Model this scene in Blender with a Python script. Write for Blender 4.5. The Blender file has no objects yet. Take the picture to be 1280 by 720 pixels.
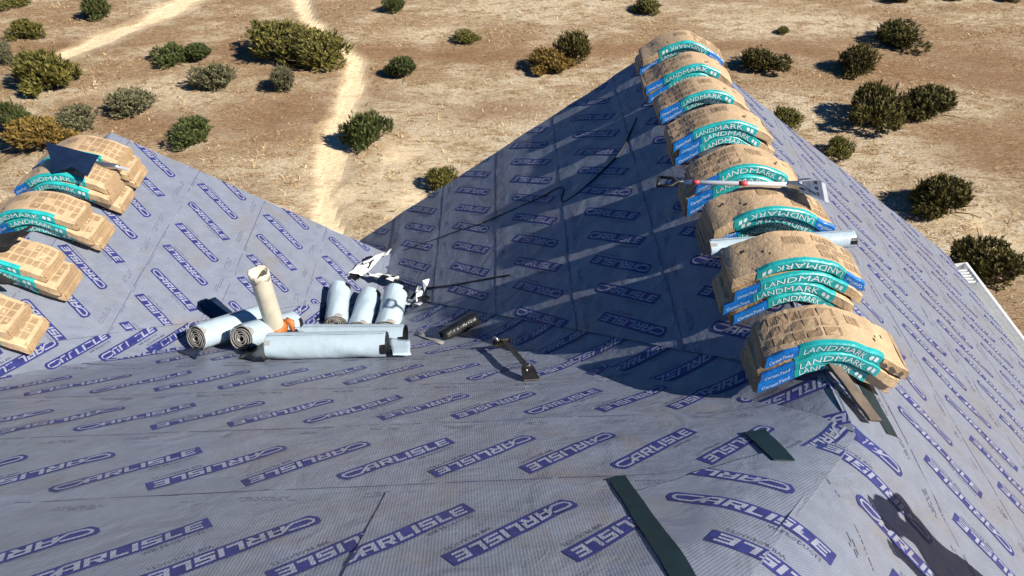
import bpy, bmesh, math, random
import numpy as np
from mathutils import Vector, Matrix, noise as mnoise

random.seed(7); RS = np.random.RandomState(11)
scene = bpy.context.scene
C = scene.collection

# ------------------------------------------------------------------ camera
FPX = 921.43
FWD = Vector((0.0008, 0.7540, -0.6568)).normalized()
RGT = Vector((0.9998, -0.0132, -0.0140)); RGT = (RGT - FWD*RGT.dot(FWD)).normalized()
UPV = RGT.cross(FWD).normalized()
cam_data = bpy.data.cameras.new('camera'); cam = bpy.data.objects.new('camera', cam_data); C.objects.link(cam)
cam_data.sensor_width = 36; cam_data.lens = FPX/1280*36; cam_data.clip_start = .05; cam_data.clip_end = 2000
cam.matrix_world = Matrix(((RGT.x, UPV.x, -FWD.x, 0), (RGT.y, UPV.y, -FWD.y, 0), (RGT.z, UPV.z, -FWD.z, 0), (0, 0, 0, 1)))
scene.camera = cam

# ------------------------------------------------------------------ sky and sun
SUN_EL = math.radians(39.2); SUN_AZ = math.radians(-25)          # azimuth measured from +x towards +y
SDIR = Vector((math.cos(SUN_EL)*math.cos(SUN_AZ), math.cos(SUN_EL)*math.sin(SUN_AZ), math.sin(SUN_EL)))
world = bpy.data.worlds.new('World'); scene.world = world; world.use_nodes = True
wn = world.node_tree; bg = wn.nodes['Background']
sky = wn.nodes.new('ShaderNodeTexSky'); sky.sky_type = 'NISHITA'; sky.sun_disc = False
sky.sun_elevation = SUN_EL; sky.sun_rotation = math.atan2(SDIR.x, SDIR.y)
sky.air_density = 1.0; sky.dust_density = .0; sky.ozone_density = 9.0; sky.altitude = 0
tint = wn.nodes.new('ShaderNodeMix'); tint.data_type = 'RGBA'; tint.blend_type = 'MULTIPLY'; tint.inputs[0].default_value = 1
tint.inputs[7].default_value = (.30, .80, 1.12, 1); wn.links.new(sky.outputs[0], tint.inputs[6]); wn.links.new(tint.outputs[2], bg.inputs[0]); bg.inputs[1].default_value = .04
sun = bpy.data.lights.new('sun', 'SUN'); sun.energy = 5.0; sun.angle = math.radians(.5); sun.color = (1, .93, .82)
so = bpy.data.objects.new('sun', sun); C.objects.link(so); so.rotation_euler = (-SDIR).to_track_quat('-Z', 'Y').to_euler()
so.location = SDIR*50
scene.view_settings.view_transform = 'Standard'; scene.view_settings.look = 'None'
scene.view_settings.exposure = 0.65; scene.view_settings.gamma = 1

# ------------------------------------------------------------------ helpers
def ray(px, py): return FWD + RGT*((px-640)/FPX) + UPV*((360-py)/FPX)
def tag(o, label, cat, group=None):
    o['label'] = label; o['category'] = cat
    if group: o['group'] = group
    return o
def empty(name, loc=(0, 0, 0), rz=0):
    o = bpy.data.objects.new(name, None); C.objects.link(o); o.location = loc; o.rotation_euler = (0, 0, rz)
    o.empty_display_size = .1
    return o
def link(name, me, parent=None, loc=None):
    o = bpy.data.objects.new(name, me); C.objects.link(o)
    if parent: o.parent = parent
    if loc is not None: o.location = loc
    return o
def mesh(name, v, f, mats, parent=None, mi=None, smooth=False, loc=None):
    me = bpy.data.meshes.new(name); me.from_pydata([tuple(x) for x in v], [], f)
    for m in (mats if isinstance(mats, (list, tuple)) else [mats]): me.materials.append(m)
    if mi is not None: me.polygons.foreach_set('material_index', mi)
    if smooth: me.polygons.foreach_set('use_smooth', [True]*len(me.polygons))
    me.update()
    return link(name, me, parent, loc)
def from_bm(name, bm, mats, parent=None, smooth=False, loc=None):
    me = bpy.data.meshes.new(name); bm.to_mesh(me); bm.free()
    for m in (mats if isinstance(mats, (list, tuple)) else [mats]): me.materials.append(m)
    if smooth: me.polygons.foreach_set('use_smooth', [True]*len(me.polygons))
    return link(name, me, parent, loc)
def frame(d, up=Vector((0, 0, 1))):
    d = Vector(d).normalized(); a = d.cross(up)
    if a.length < 1e-4: a = d.cross(Vector((1, 0, 0)))
    a.normalize(); return d, a, a.cross(d).normalized()
def tube(pts, radii, n=8, caps=True):
    """verts, faces of a tube through pts"""
    V, F = [], []
    pts = [Vector(p) for p in pts]
    a_prev = None
    for i, p in enumerate(pts):
        d = pts[min(i+1, len(pts)-1)] - pts[max(i-1, 0)]
        d.normalize()
        if a_prev is None: _, a, b = frame(d)
        else:
            a = (a_prev - d*a_prev.dot(d)).normalized(); b = a.cross(d).normalized()
        a_prev = a
        r = radii[i] if isinstance(radii, (list, tuple)) else radii
        for k in range(n):
            t = 2*math.pi*k/n; V.append(p + a*(r*math.cos(t)) + b*(r*math.sin(t)))
    for i in range(len(pts)-1):
        for k in range(n):
            F.append((i*n+k, i*n+(k+1) % n, (i+1)*n+(k+1) % n, (i+1)*n+k))
    if caps: F.append(tuple(range(n))[::-1]); F.append(tuple((len(pts)-1)*n+k for k in range(n)))
    return V, F
def merge(*parts):
    V, F = [], []
    for v, f in parts:
        o = len(V); V += list(v); F += [tuple(i+o for i in q) for q in f]
    return V, F
def box(x0, y0, z0, x1, y1, z1):
    V = [Vector((x, y, z)) for z in (z0, z1) for y in (y0, y1) for x in (x0, x1)]
    return V, [(0, 2, 3, 1), (4, 5, 7, 6), (0, 1, 5, 4), (2, 6, 7, 3), (0, 4, 6, 2), (1, 3, 7, 5)]
def bevel_obj(o, w=.004, seg=2):
    m = o.modifiers.new('bevel', 'BEVEL'); m.width = w; m.segments = seg; m.limit_method = 'ANGLE'
    return o
def mapv(VF, fn): return [fn(v) for v in VF[0]], VF[1]

# ------------------------------------------------------------------ materials
def nodes(name):
    m = bpy.data.materials.new(name); m.use_nodes = True
    nt = m.node_tree; return m, nt, nt.nodes['Principled BSDF']
def ramp(nt, fac, stops):
    r = nt.nodes.new('ShaderNodeValToRGB')
    el = r.color_ramp.elements
    while len(el) < len(stops): el.new(.5)
    for e, (p, c) in zip(el, stops): e.position = p; e.color = (*c, 1) if len(c) == 3 else c
    nt.links.new(fac, r.inputs[0]); return r.outputs[0]
def noise(nt, scale, detail=5, rough=.6, coord='Object', vec=None, dist=0):
    n = nt.nodes.new('ShaderNodeTexNoise'); n.inputs['Scale'].default_value = scale
    n.inputs['Detail'].default_value = detail; n.inputs['Roughness'].default_value = rough
    n.inputs['Distortion'].default_value = dist
    if vec is None:
        tc = nt.nodes.new('ShaderNodeTexCoord'); vec = tc.outputs[coord]
    nt.links.new(vec, n.inputs['Vector']); return n.outputs[0]
def mix(nt, fac, a, b, mode='MIX'):
    m = nt.nodes.new('ShaderNodeMix'); m.data_type = 'RGBA'; m.blend_type = mode
    for s, x in ((0, fac), (6, a), (7, b)):
        if hasattr(x, 'links'): nt.links.new(x, m.inputs[s])
        else: m.inputs[s].default_value = x if s == 0 else (*x, 1)
    return m.outputs[2]
def math_n(nt, op, a, b=None):
    m = nt.nodes.new('ShaderNodeMath'); m.operation = op
    for i, x in enumerate((a, b)):
        if x is None: continue
        if hasattr(x, 'links'): nt.links.new(x, m.inputs[i])
        else: m.inputs[i].default_value = x
    return m.outputs[0]
def bump(nt, b, h, strength=.3, dist=.01, normal=None):
    n = nt.nodes.new('ShaderNodeBump'); n.inputs['Strength'].default_value = strength; n.inputs['Distance'].default_value = dist
    nt.links.new(h, n.inputs['Height'])
    if normal is not None: nt.links.new(normal, n.inputs['Normal'])
    nt.links.new(n.outputs[0], b.inputs['Normal']); return n.outputs[0]
def simple(name, col, rough=.6, metal=0, var=.12, scale=8, bstr=.15, bscale=60, spec=.5, bdist=.004):
    m, nt, b = nodes(name)
    nz = noise(nt, scale)
    lo = tuple(c*(1-var) for c in col); hi = tuple(min(1, c*(1+var)) for c in col)
    nt.links.new(ramp(nt, nz, [(.3, lo), (.7, hi)]), b.inputs['Base Color'])
    b.inputs['Roughness'].default_value = rough; b.inputs['Metallic'].default_value = metal
    b.inputs['Specular IOR Level'].default_value = spec
    if bstr: bump(nt, b, noise(nt, bscale, 4), bstr, bdist)
    return m

def membrane_mat(name, base, lettering=False):
    m, nt, b = nodes(name)
    uv = nt.nodes.new('ShaderNodeUVMap'); uv.uv_map = 'sheet'
    sep = nt.nodes.new('ShaderNodeSeparateXYZ'); nt.links.new(uv.outputs[0], sep.inputs[0])
    # fine ribs across the roll
    rib = math_n(nt, 'SINE', math_n(nt, 'MULTIPLY', sep.outputs[0], 2*math.pi/.0135))
    rib01 = math_n(nt, 'ADD', math_n(nt, 'MULTIPLY', rib, .5), .5)
    tc = nt.nodes.new('ShaderNodeTexCoord')
    n1 = noise(nt, 1.3, 6, .65, vec=tc.outputs['Object'])
    n2 = noise(nt, 9, 5, .6, vec=tc.outputs['Object'])
    n3 = noise(nt, 120, 3, .6, vec=tc.outputs['Object'])
    col = mix(nt, ramp(nt, n2, [(.3, (0, 0, 0)), (.75, (1, 1, 1))]), tuple(c*.86 for c in base), tuple(min(1, c*1.1) for c in base))
    # scuffs and tracked-in dust
    dust = ramp(nt, n1, [(.46, (0, 0, 0)), (.66, (1, 1, 1))])
    n4 = noise(nt, 4, 6, .7, vec=tc.outputs['Object'], dist=.6)
    dust2 = math_n(nt, 'MULTIPLY', dust, ramp(nt, n4, [(.42, (0, 0, 0)), (.66, (1, 1, 1))]))
    col = mix(nt, math_n(nt, 'MULTIPLY', dust2, .8), col, (.225, .185, .145))
    st = nt.nodes.new('ShaderNodeMapping'); st.inputs['Scale'].default_value = (1.2, 16, 1)
    nt.links.new(uv.outputs[0], st.inputs[0])
    smear = ramp(nt, noise(nt, 1.5, 5, .7, vec=st.outputs[0]), [(.60, (0, 0, 0)), (.74, (1, 1, 1))])
    col = mix(nt, math_n(nt, 'MULTIPLY', smear, .38), col, tuple(c*.45 for c in base))
    col = mix(nt, math_n(nt, 'MULTIPLY', math_n(nt, 'SUBTRACT', 1.0, rib01), .45), col, tuple(c*.55 for c in base))
    nt.links.new(col, b.inputs['Base Color'])
    b.inputs['Roughness'].default_value = .42; b.inputs['Specular IOR Level'].default_value = .55
    h = math_n(nt, 'ADD', math_n(nt, 'MULTIPLY', rib01, .6), math_n(nt, 'MULTIPLY', n3, .5))
    nb = bump(nt, b, h, .35, .0025)
    nb = bump(nt, b, n2, .3, .02, nb); bump(nt, b, noise(nt, 3.2, 4, .5, vec=tc.outputs['Object'], dist=1.5), .25, .05, nb)
    return m
M_mem = membrane_mat('woven_membrane', (.218, .245, .312))
M_let = membrane_mat('membrane_lettering', (.31, .335, .43))
M_ink = simple('blue_ink', (.026, .031, .155), .5, var=.35, scale=14, bstr=.1, bscale=200)
M_ink2 = simple('grey_ink', (.09, .09, .16), .6, var=.3, scale=20, bstr=0)
M_deck = simple('plywood', (.32, .22, .12), .8, var=.2, scale=3)
M_white = simple('white_aluminium', (.78, .79, .78), .35, var=.04, scale=4, bstr=.05)
M_siding = simple('pale_siding', (.5, .5, .47), .7, var=.06)
def kraft(name, col):
    m, nt, b = nodes(name)
    n1 = noise(nt, 6, 6, .65); n2 = noise(nt, 45, 4, .6)
    c = ramp(nt, n1, [(.3, tuple(x*.78 for x in col)), (.7, tuple(min(1, x*1.15) for x in col))])
    c = mix(nt, math_n(nt, 'MULTIPLY', ramp(nt, n2, [(.45, (0, 0, 0)), (.7, (1, 1, 1))]), .25), c, tuple(x*.6 for x in col))
    nt.links.new(c, b.inputs['Base Color']); b.inputs['Roughness'].default_value = .5
    nb = bump(nt, b, noise(nt, 14, 5, .6, dist=1.2), .6, .018)
    bump(nt, b, n2, .3, .004, nb); return m
M_kraft = kraft('kraft_paper', (.56, .40, .235))
M_kprint = kraft('kraft_print', (.36, .245, .14))
M_kend = kraft('kraft_end', (.40, .275, .15))
M_teal = simple('teal_label', (.02, .38, .38), .35, var=.25, scale=10, bstr=.5, bscale=22, bdist=.01)
M_blue = simple('blue_label', (.012, .17, .55), .35, var=.2, scale=10, bstr=.5, bscale=22, bdist=.01)
M_lbl = simple('label_white', (.75, .82, .82), .5, var=.1, bstr=0)
M_blackink = simple('black_ink', (.03, .025, .02), .6, bstr=0)
M_film = simple('pale_blue_film', (.41, .51, .58), .28, var=.07, scale=5, bstr=.35, bscale=9, bdist=.02)
M_bitumen = simple('black_bitumen', (.012, .013, .015), .3, var=.4, scale=20, bstr=.6, bscale=30, bdist=.01)
M_core = simple('grey_core', (.30, .29, .27), .7, var=.3, scale=30)
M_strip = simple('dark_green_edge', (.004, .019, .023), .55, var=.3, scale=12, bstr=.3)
M_pvc = simple('aged_cream_plastic', (.56, .52, .41), .4, var=.16, scale=7, bstr=.1)
M_orange = simple('orange_rubber', (.55, .16, .035), .5, var=.35, scale=16)
M_steel = simple('worn_steel', (.42, .43, .45), .32, .85, var=.2, scale=14, bstr=.1)
M_darksteel = simple('dark_steel', (.06, .052, .045), .38, .7, var=.4, scale=16, bstr=.2)
M_silver = simple('painted_silver', (.62, .63, .66), .35, .3, var=.08)
M_red = simple('red_band', (.5, .05, .06), .4)
M_blackpl = simple('black_plastic', (.015, .015, .017), .45, bstr=.1)
M_wood = simple('weathered_board', (.125, .095, .07), .75, var=.35, scale=9, bstr=.4, bscale=25)
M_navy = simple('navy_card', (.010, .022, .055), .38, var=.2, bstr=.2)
M_cloth = simple('black_cloth', (.012, .012, .013), .9, var=.3, scale=30, bstr=.5, bscale=80)
M_whitefilm = simple('white_film', (.72, .74, .76), .25, var=.08, bstr=.4, bscale=12, bdist=.02)
M_cord = simple('black_cord', (.012, .012, .014), .55, bstr=0)

# ------------------------------------------------------------------ roof planes (all lengths in metres, eye at the origin)
ZR = -3.35; XR = 1.913; YJ = 2.554; YR = 8.10; Q = .705; MP = .6685; LP = .631; XV = -1.486; YL = 7.227; QE = .7645
ZV = ZR - Q*(XR-XV)
XLR = -4.33; ZLR = ZV + LP*(XV-XLR)
YRIDGE = -.4; SH = (YJ-YRIDGE)*MP/QE; XH = XR-SH; ZH = ZR+QE*SH
XEAVE = 6.2; ZEAVE = ZR-QE*(XEAVE-XR); YB = YRIDGE-(ZH-ZEAVE)/MP
YV = YJ-(ZV-ZR)/MP
YLM = YJ-(ZLR-ZR)/MP
class Plane:
    def __init__(s, kind, fn, uvfn, normal):
        s.kind, s.P, s.uv, s.n = kind, fn, uvfn, Vector(normal).normalized()
        o = fn(0, 0); U = fn(1, 0)-o; W = fn(0, 1)-o
        s.o, s.U, s.W = o, U, W
        s.hand = 1 if U.cross(W).dot(s.n) > 0 else -1
        s.valleys = []; s.hips = []
    def hit(s, px, py):
        r = ray(px, py); return r*(s.o.dot(s.n)/r.dot(s.n))
    def hituv(s, px, py): return s.uv(s.hit(px, py))
kM, kW, kE, kL = (math.hypot(1, a) for a in (MP, Q, QE, LP))
PM = Plane('M', lambda u, v: Vector((u, -v/kM, ZR-MP*(-v/kM-YJ))), lambda p: (p[0], -p[1]*kM), (0, MP, 1))
PW = Plane('W', lambda u, v: Vector((v/kW, u, ZR-Q*(XR-v/kW))), lambda p: (p[1], p[0]*kW), (-Q, 0, 1))
PE = Plane('E', lambda u, v: Vector((-v/kE, u, ZR-QE*(-v/kE-XR))), lambda p: (p[1], -p[0]*kE), (QE, 0, 1))
PL = Plane('L', lambda u, v: Vector((-v/kL, u, ZV+LP*(XV+v/kL))), lambda p: (p[1], -p[0]*kL), (LP, 0, 1))
PL2 = Plane('L2', lambda u, v: Vector((v/kL, u, ZLR-LP*(XLR-v/kL))), lambda p: (p[1], p[0]*kL), (-LP, 0, 1))
PB = Plane('B', lambda u, v: Vector((u, v/kM, ZH-MP*(YRIDGE-v/kM))), lambda p: (p[0], p[1]*kM), (0, -MP, 1))
def addvalley(pl, a, b):
    pl.valleys.append((np.array(pl.uv(a)), np.array(pl.uv(b))))
vJ, vV, vL = (XR, YJ, ZR), (XV, YV, ZV), (XLR, YLM, ZLR)
addvalley(PM, vJ, vV); addvalley(PM, vV, vL); addvalley(PW, vJ, vV); addvalley(PL, vV, vL)
addvalley(PW, vV, (XV, YL, ZV)); addvalley(PL, vV, (XV, YL, ZV))
for _p in (PM, PE): _p.hips.append((np.array(_p.uv(vJ)), np.array(_p.uv((XH, YRIDGE, ZH))), .05))
for _p in (PW, PE): _p.hips.append((np.array(_p.uv(vJ)), np.array(_p.uv((XR, YR, ZR))), .035))
WAV = [(RS.uniform(3, 26), RS.uniform(0, math.pi), RS.uniform(0, 6.28)) for _ in range(9)]
def disp(pl, u, v):
    h = 0
    for k, a, ph in WAV: h += math.sin(k*(u*math.cos(a)+v*math.sin(a))+ph)*.010/k
    # stray creases
    w = mnoise.noise(Vector((u*1.7, v*1.7, hash(pl.kind) % 7 if False else len(pl.kind))))
    h += .0045*math.exp(-(w*5)**2)
    w = mnoise.noise(Vector((u*.9+7, v*2.6, 3.3))); h += .0045*math.exp(-(w*3.5)**2)
    low = 0
    for a, b, dep in pl.hips:
        ab = b-a; t = ((u-a[0])*ab[0]+(v-a[1])*ab[1])/ab.dot(ab); t = min(1, max(0, t))
        d = math.hypot(u-a[0]-ab[0]*t, v-a[1]-ab[1]*t)
        if d < .28: low = max(low, dep*(1-d/.28)**2)
    h -= low
    for a, b in pl.valleys:
        ab = b-a; t = ((u-a[0])*ab[0]+(v-a[1])*ab[1])/ab.dot(ab); t = min(1, max(0, t))
        d = math.hypot(u-a[0]-ab[0]*t, v-a[1]-ab[1]*t)
        if d < .24: h += .035*(1-d/.24)**2
    return h

# ---- printed marks, drawn flat in sheet coordinates
def R(x0, y0, x1, y1): return [(x0, y0), (x1, y0), (x1, y1), (x0, y1)]
GL = {'A': (1, [R(0, 0, .27, .78), R(.73, 0, 1, .78), [(0, .78), (1, .78), (1, 1), (.3, 1)], R(.27, .3, .73, .48)]),
      'R': (1, [R(0, 0, .27, 1), R(.27, .78, 1, 1), R(.75, .55, 1, .78), R(.27, .38, 1, .55), [(.7, 0), (1, 0), (.78, .38), (.46, .38)]]),
      'L': (.85, [R(0, 0, .27, 1), R(.27, 0, .85, .24)]), 'I': (.29, [R(0, 0, .29, 1)]),
      'S': (1, [R(0, .79, 1, 1), R(0, .61, .27, .79), R(0, .39, 1, .61), R(.73, .21, 1, .39), R(0, 0, 1, .21)]),
      'E': (.95, [R(0, 0, .27, 1), R(.27, 0, .95, .22), R(.27, .4, .88, .6), R(.27, .78, .95, 1)])}
def stroke(pts, w):
    out = []; L = []
    n = len(pts)
    for i, p in enumerate(pts):
        a = pts[max(0, i-1)]; b = pts[min(n-1, i+1)]
        dx, dy = b[0]-a[0], b[1]-a[1]; l = math.hypot(dx, dy); L.append((-dy/l*w/2, dx/l*w/2))
    for i in range(n-1):
        p, q = pts[i], pts[i+1]; a, b = L[i], L[i+1]
        out.append([(p[0]+a[0], p[1]+a[1]), (q[0]+b[0], q[1]+b[1]), (q[0]-b[0], q[1]-b[1]), (p[0]-a[0], p[1]-a[1])])
    return out
_text = {}
def text_faces(s, size, res=1):
    key = (s, res)
    if key not in _text:
        cu = bpy.data.curves.new('lettering', 'FONT'); cu.body = s; cu.size = 1; cu.resolution_u = res
        ob = bpy.data.objects.new('lettering', cu); C.objects.link(ob)
        dg = bpy.context.evaluated_depsgraph_get(); me = ob.evaluated_get(dg).to_mesh()
        _text[key] = ([(v.co.x, v.co.y) for v in me.vertices], [tuple(p.vertices) for p in me.polygons])
        ob.evaluated_get(dg).to_mesh_clear(); bpy.data.objects.remove(ob); bpy.data.curves.remove(cu)
    V, F = _text[key]
    return [(x*size, y*size) for x, y in V], F
def logo_polys():
    """list of (layer, polygon) for one logo of unit length; long axis = x, reads left to right"""
    h = .070; out = []
    xs = [-.47]+[-.40+.09*i for i in range(10)]+[.47]
    shear = lambda x, y: x+y*.35
    # box in strips, rounded at the C end
    out.append((0, [(-.495, -.2*h), (-.47, -h), (-.40, -h), (shear(-.40, h)-.03, h), (-.455, h), (-.485, .6*h)]))
    prev = -.40
    for i in range(1, 11):
        x = -.40+.088*i
        a0 = prev if i == 1 else prev; t0 = (shear(-.40, h)-.03) if i == 1 else prev+.03
        out.append((0, [(prev, -h), (x, -h), (x+.03, h), (t0, h)])); prev = x
    # frame line along the C and the letters
    for s in stroke([(-.285, .032), (-.40, .036), (-.445, .026), (-.458, 0), (-.445, -.030), (-.41, -.042), (-.345, -.042), (-.30, -.012), (-.255, .028)], .021): out.append((1, s))
    x = -.285; lh = .094
    for ch in 'ARLISLE':
        w, pol = GL[ch]; sc = .107
        for p in pol: out.append((1, [(x+a*sc+(b*lh-lh/2)*.35, b*lh-lh/2) for a, b in p]))
        x += w*sc+.017
    return out
LOGO = logo_polys()
WT = text_faces('WIP PRODUCTS', .052)
def build_print(pl, polys, logos, dashes, rho, o_fn):
    """polys: convex clip polygons (plane uv). logos: (u, v, ang, length, flip). returns verts3d, faces, mi"""
    res = []
    for poly in polys:
        bm = bmesh.new()
        def addp(pts, layer, mi):
            try: f = bm.faces.new([bm.verts.new((x, y, layer)) for x, y in pts]); f.material_index = mi
            except ValueError: pass
        c = np.mean(poly, axis=0); rad = max(math.hypot(*(np.array(p)-c)) for p in poly)
        lo = np.min(poly, axis=0)-.45; hi = np.max(poly, axis=0)+.45
        for (u, v, ang, ln, flip) in logos:
            if not (lo[0] < u < hi[0] and lo[1] < v < hi[1]): continue
            a = ang+(math.pi if flip else 0); ca, sa = math.cos(a), math.sin(a); hd = pl.hand if not isinstance(flip, tuple) else 1
            T = lambda x, y: (u+ln*(x*ca-hd*y*sa), v+ln*(x*sa+hd*y*ca))
            for ly, p in LOGO: addp([T(*q) for q in p], .0022+.0011*ly, ly)
            tv, tf = WT; k = .9
            vs = [bm.verts.new((*T(x*k+.08, y*k-.125), .0022)) for x, y in tv]
            for f in tf:
                try: ff = bm.faces.new([vs[i] for i in f]); ff.material_index = 2
                except ValueError: pass
        for pts in dashes: addp(pts, .0021, 2)
        n = len(poly)
        ccw = sum(poly[i][0]*poly[(i+1) % n][1]-poly[(i+1) % n][0]*poly[i][1] for i in range(n)) > 0
        for i in range(n):
            a, b = poly[i], poly[(i+1) % n]; dx, dy = b[0]-a[0], b[1]-a[1]
            nx, ny = (dy, -dx) if ccw else (-dy, dx)
            bmesh.ops.bisect_plane(bm, geom=bm.verts[:]+bm.edges[:]+bm.faces[:], dist=1e-6, plane_co=(a[0], a[1], 0), plane_no=(nx, ny, 0), clear_outer=True)
        res.append(bm)
    return res
def map_bm(bms, pl, off, name, mats, parent, rho, smooth, skirt=0):
    """lift flat bmeshes (u, v, layer) onto the plane and join them as one mesh"""
    V, F, MI, UV = [], [], [], []
    cr, sr = math.cos(rho), math.sin(rho)
    for bm in bms:
        o = len(V); bm.verts.index_update()
        bedges = []
        for vt in bm.verts:
            u, v, ly = vt.co; p = pl.P(u, v)+pl.n*(off(u, v)+disp(pl, u, v)+ly); V.append(p)
            UV.append((u*cr+v*sr, -u*sr+v*cr))
        for f in bm.faces:
            idx = [o+x.index for x in f.verts]
            if pl.hand < 0: idx = idx[::-1]
            F.append(idx); MI.append(f.material_index)
        if skirt:
            mp = {}
            for e in bm.edges:
                if len(e.link_faces) == 1:
                    q = []
                    for x in e.verts:
                        if x.index not in mp:
                            mp[x.index] = len(V); V.append(V[o+x.index]); V.append(V[o+x.index]-pl.n*skirt); UV += [UV[o+x.index]]*2
                        q.append(mp[x.index])
                    F.append([q[0], q[1], q[1]+1, q[0]+1]); MI.append(0)
        bm.free()
    if not F: return None
    me = bpy.data.meshes.new(name); me.from_pydata([tuple(x) for x in V], [], F)
    for m in mats: me.materials.append(m)
    me.polygons.foreach_set('material_index', MI)
    if smooth: me.polygons.foreach_set('use_smooth', [True]*len(F))
    uvl = me.uv_layers.new(name='sheet')
    li = np.zeros(len(me.loops), dtype=np.int32); me.loops.foreach_get('vertex_index', li)
    uvl.data.foreach_set('uv', np.array(UV, dtype=np.float32)[li].ravel())
    me.update()
    o = link(name, me, parent)
    if name == 'logo_print': o['kind'] = 'stuff'
    return o
def clip_poly(poly, a, nrm):
    out = []
    n = len(poly)
    d = [(p[0]-a[0])*nrm[0]+(p[1]-a[1])*nrm[1] for p in poly]
    for i in range(n):
        j = (i+1) % n
        if d[i] <= 0: out.append(poly[i])
        if (d[i] < 0 < d[j]) or (d[j] < 0 < d[i]):
            t = d[i]/(d[i]-d[j]); out.append((poly[i][0]+(poly[j][0]-poly[i][0])*t, poly[i][1]+(poly[j][1]-poly[i][1])*t))
    return out
def grid_bm(poly, step, rho):
    """a grid aligned to the course direction, cut to the convex polygon"""
    cr, sr = math.cos(rho), math.sin(rho)
    pr = [(x*cr+y*sr, -x*sr+y*cr) for x, y in poly]
    x0, y0 = np.min(pr, axis=0); x1, y1 = np.max(pr, axis=0)
    nx = max(1, int((x1-x0)/step)); ny = max(1, int((y1-y0)/step))
    bm = bmesh.new(); g = []
    for j in range(ny+1):
        row = []
        for i in range(nx+1):
            a = x0+(x1-x0)*i/nx; b = y0+(y1-y0)*j/ny; row.append(bm.verts.new((a*cr-b*sr, a*sr+b*cr, 0)))
        g.append(row)
    for j in range(ny):
        for i in range(nx): bm.faces.new((g[j][i], g[j][i+1], g[j+1][i+1], g[j+1][i]))
    n = len(poly)
    ccw = sum(poly[i][0]*poly[(i+1) % n][1]-poly[(i+1) % n][0]*poly[i][1] for i in range(n)) > 0
    for i in range(n):
        a, b = poly[i], poly[(i+1) % n]; dx, dy = b[0]-a[0], b[1]-a[1]
        nx_, ny_ = (dy, -dx) if ccw else (-dy, dx)
        bmesh.ops.bisect_plane(bm, geom=bm.verts[:]+bm.edges[:]+bm.faces[:], dist=1e-5, plane_co=(a[0], a[1], 0), plane_no=(nx_, ny_, 0), clear_outer=True)
    return bm

house = empty('house', (2, 0, -11))
tag(house, 'gabled house roof covered in grey printed underlayment above the dry scrub', 'house')
_inv = Matrix.Translation((-2, 0, 11))
def own(o):
    o.parent = house; o.matrix_parent_inverse = _inv; return o
def sub(o, p): o.parent = p; return o

def courses(pl, polys, v0, dv, rho, du, ang, ln, phases, off0=.006, flips=(0, 1, 1, 0, 1), step=.05, lap=.07, logos_on=True, lsub=.5, dash=True, krange=None):
    cr, sr = math.cos(rho), math.sin(rho)
    allp = [(x*cr+y*sr, -x*sr+y*cr) for p in polys for x, y in p]
    vmin = min(p[1] for p in allp); vmax = max(p[1] for p in allp); umin = min(p[0] for p in allp); umax = max(p[0] for p in allp)
    k0 = math.floor((vmin-v0)/dv)-1; k1 = math.ceil((vmax-v0)/dv)+1
    made = []
    for k in range(k0, k1+1):
        lo, hi = v0+k*dv-lap, v0+(k+1)*dv                      # upper course laps over the lower one
        cut = []
        for p in polys:
            c = clip_poly(p, (-sr*lo, cr*lo), (sr, -cr))        # keep v' > lo
            if len(c) >= 3: c = clip_poly(c, (-sr*hi, cr*hi), (-sr, cr))
            if len(c) >= 3:
                ar = abs(sum(c[i][0]*c[(i+1) % len(c)][1]-c[(i+1) % len(c)][0]*c[i][1] for i in range(len(c))))/2
                if ar > .004: cut.append(c)
        if not cut: continue
        def off(u, v, lo=lo, hi=hi):
            t = ((-u*sr+v*cr)-lo)/(hi-lo); return off0+.0045*(1-t)
        sheet = own(map_bm([grid_bm(c, step, rho) for c in cut], pl, off, 'membrane_sheet', [M_mem], None, rho, True, skirt=.004))
        made.append(sheet)
        if not logos_on: continue
        vc = v0+(k+lsub)*dv; ph = phases[k % len(phases)] if not callable(phases) else phases(k)
        L = []
        i0 = math.floor((umin-ph)/du)-1; i1 = math.ceil((umax-ph)/du)+1
        for i in range(i0, i1+1):
            uu, vv = ph+i*du, vc
            L.append((uu*cr-vv*sr, uu*sr+vv*cr, ang+rho, ln, flips[(i*1+k*2) % len(flips)]))
        D = []
        if dash:
            rr = random.Random(k*31+len(pl.kind))
            x = umin
            while x < umax:                                       # black sealed edge along the lap, a little uneven
                w = rr.uniform(.25, .9); t = rr.uniform(.004, .009)
                D.append([(a*cr-b*sr, a*sr+b*cr) for a, b in ((x, lo), (x+w*.94, lo), (x+w*.94, lo+t), (x, lo+t))]); x += w
            x = umin+rr.random()*.3
            while x < umax:
                bl = rr.uniform(.10, .26)
                for vo in (lo+.075, lo+.093, lo+.111, hi-.085):
                    xx = x+rr.uniform(0, .04)
                    while xx < x+bl:
                        w = rr.uniform(.008, .05)
                        if rr.random() < .8: D.append([(a*cr-b*sr, a*sr+b*cr) for a, b in ((xx, vo), (xx+w, vo), (xx+w, vo+.0055), (xx, vo+.0055))])
                        xx += w+rr.uniform(.006, .016)
                x += bl+rr.uniform(.12, .38)
        pr = map_bm(build_print(pl, cut, L, D, rho, off), pl, off, 'logo_print', [M_ink, M_let, M_ink2], None, rho, False)
        if pr: pr.parent = sheet
    return made

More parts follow.
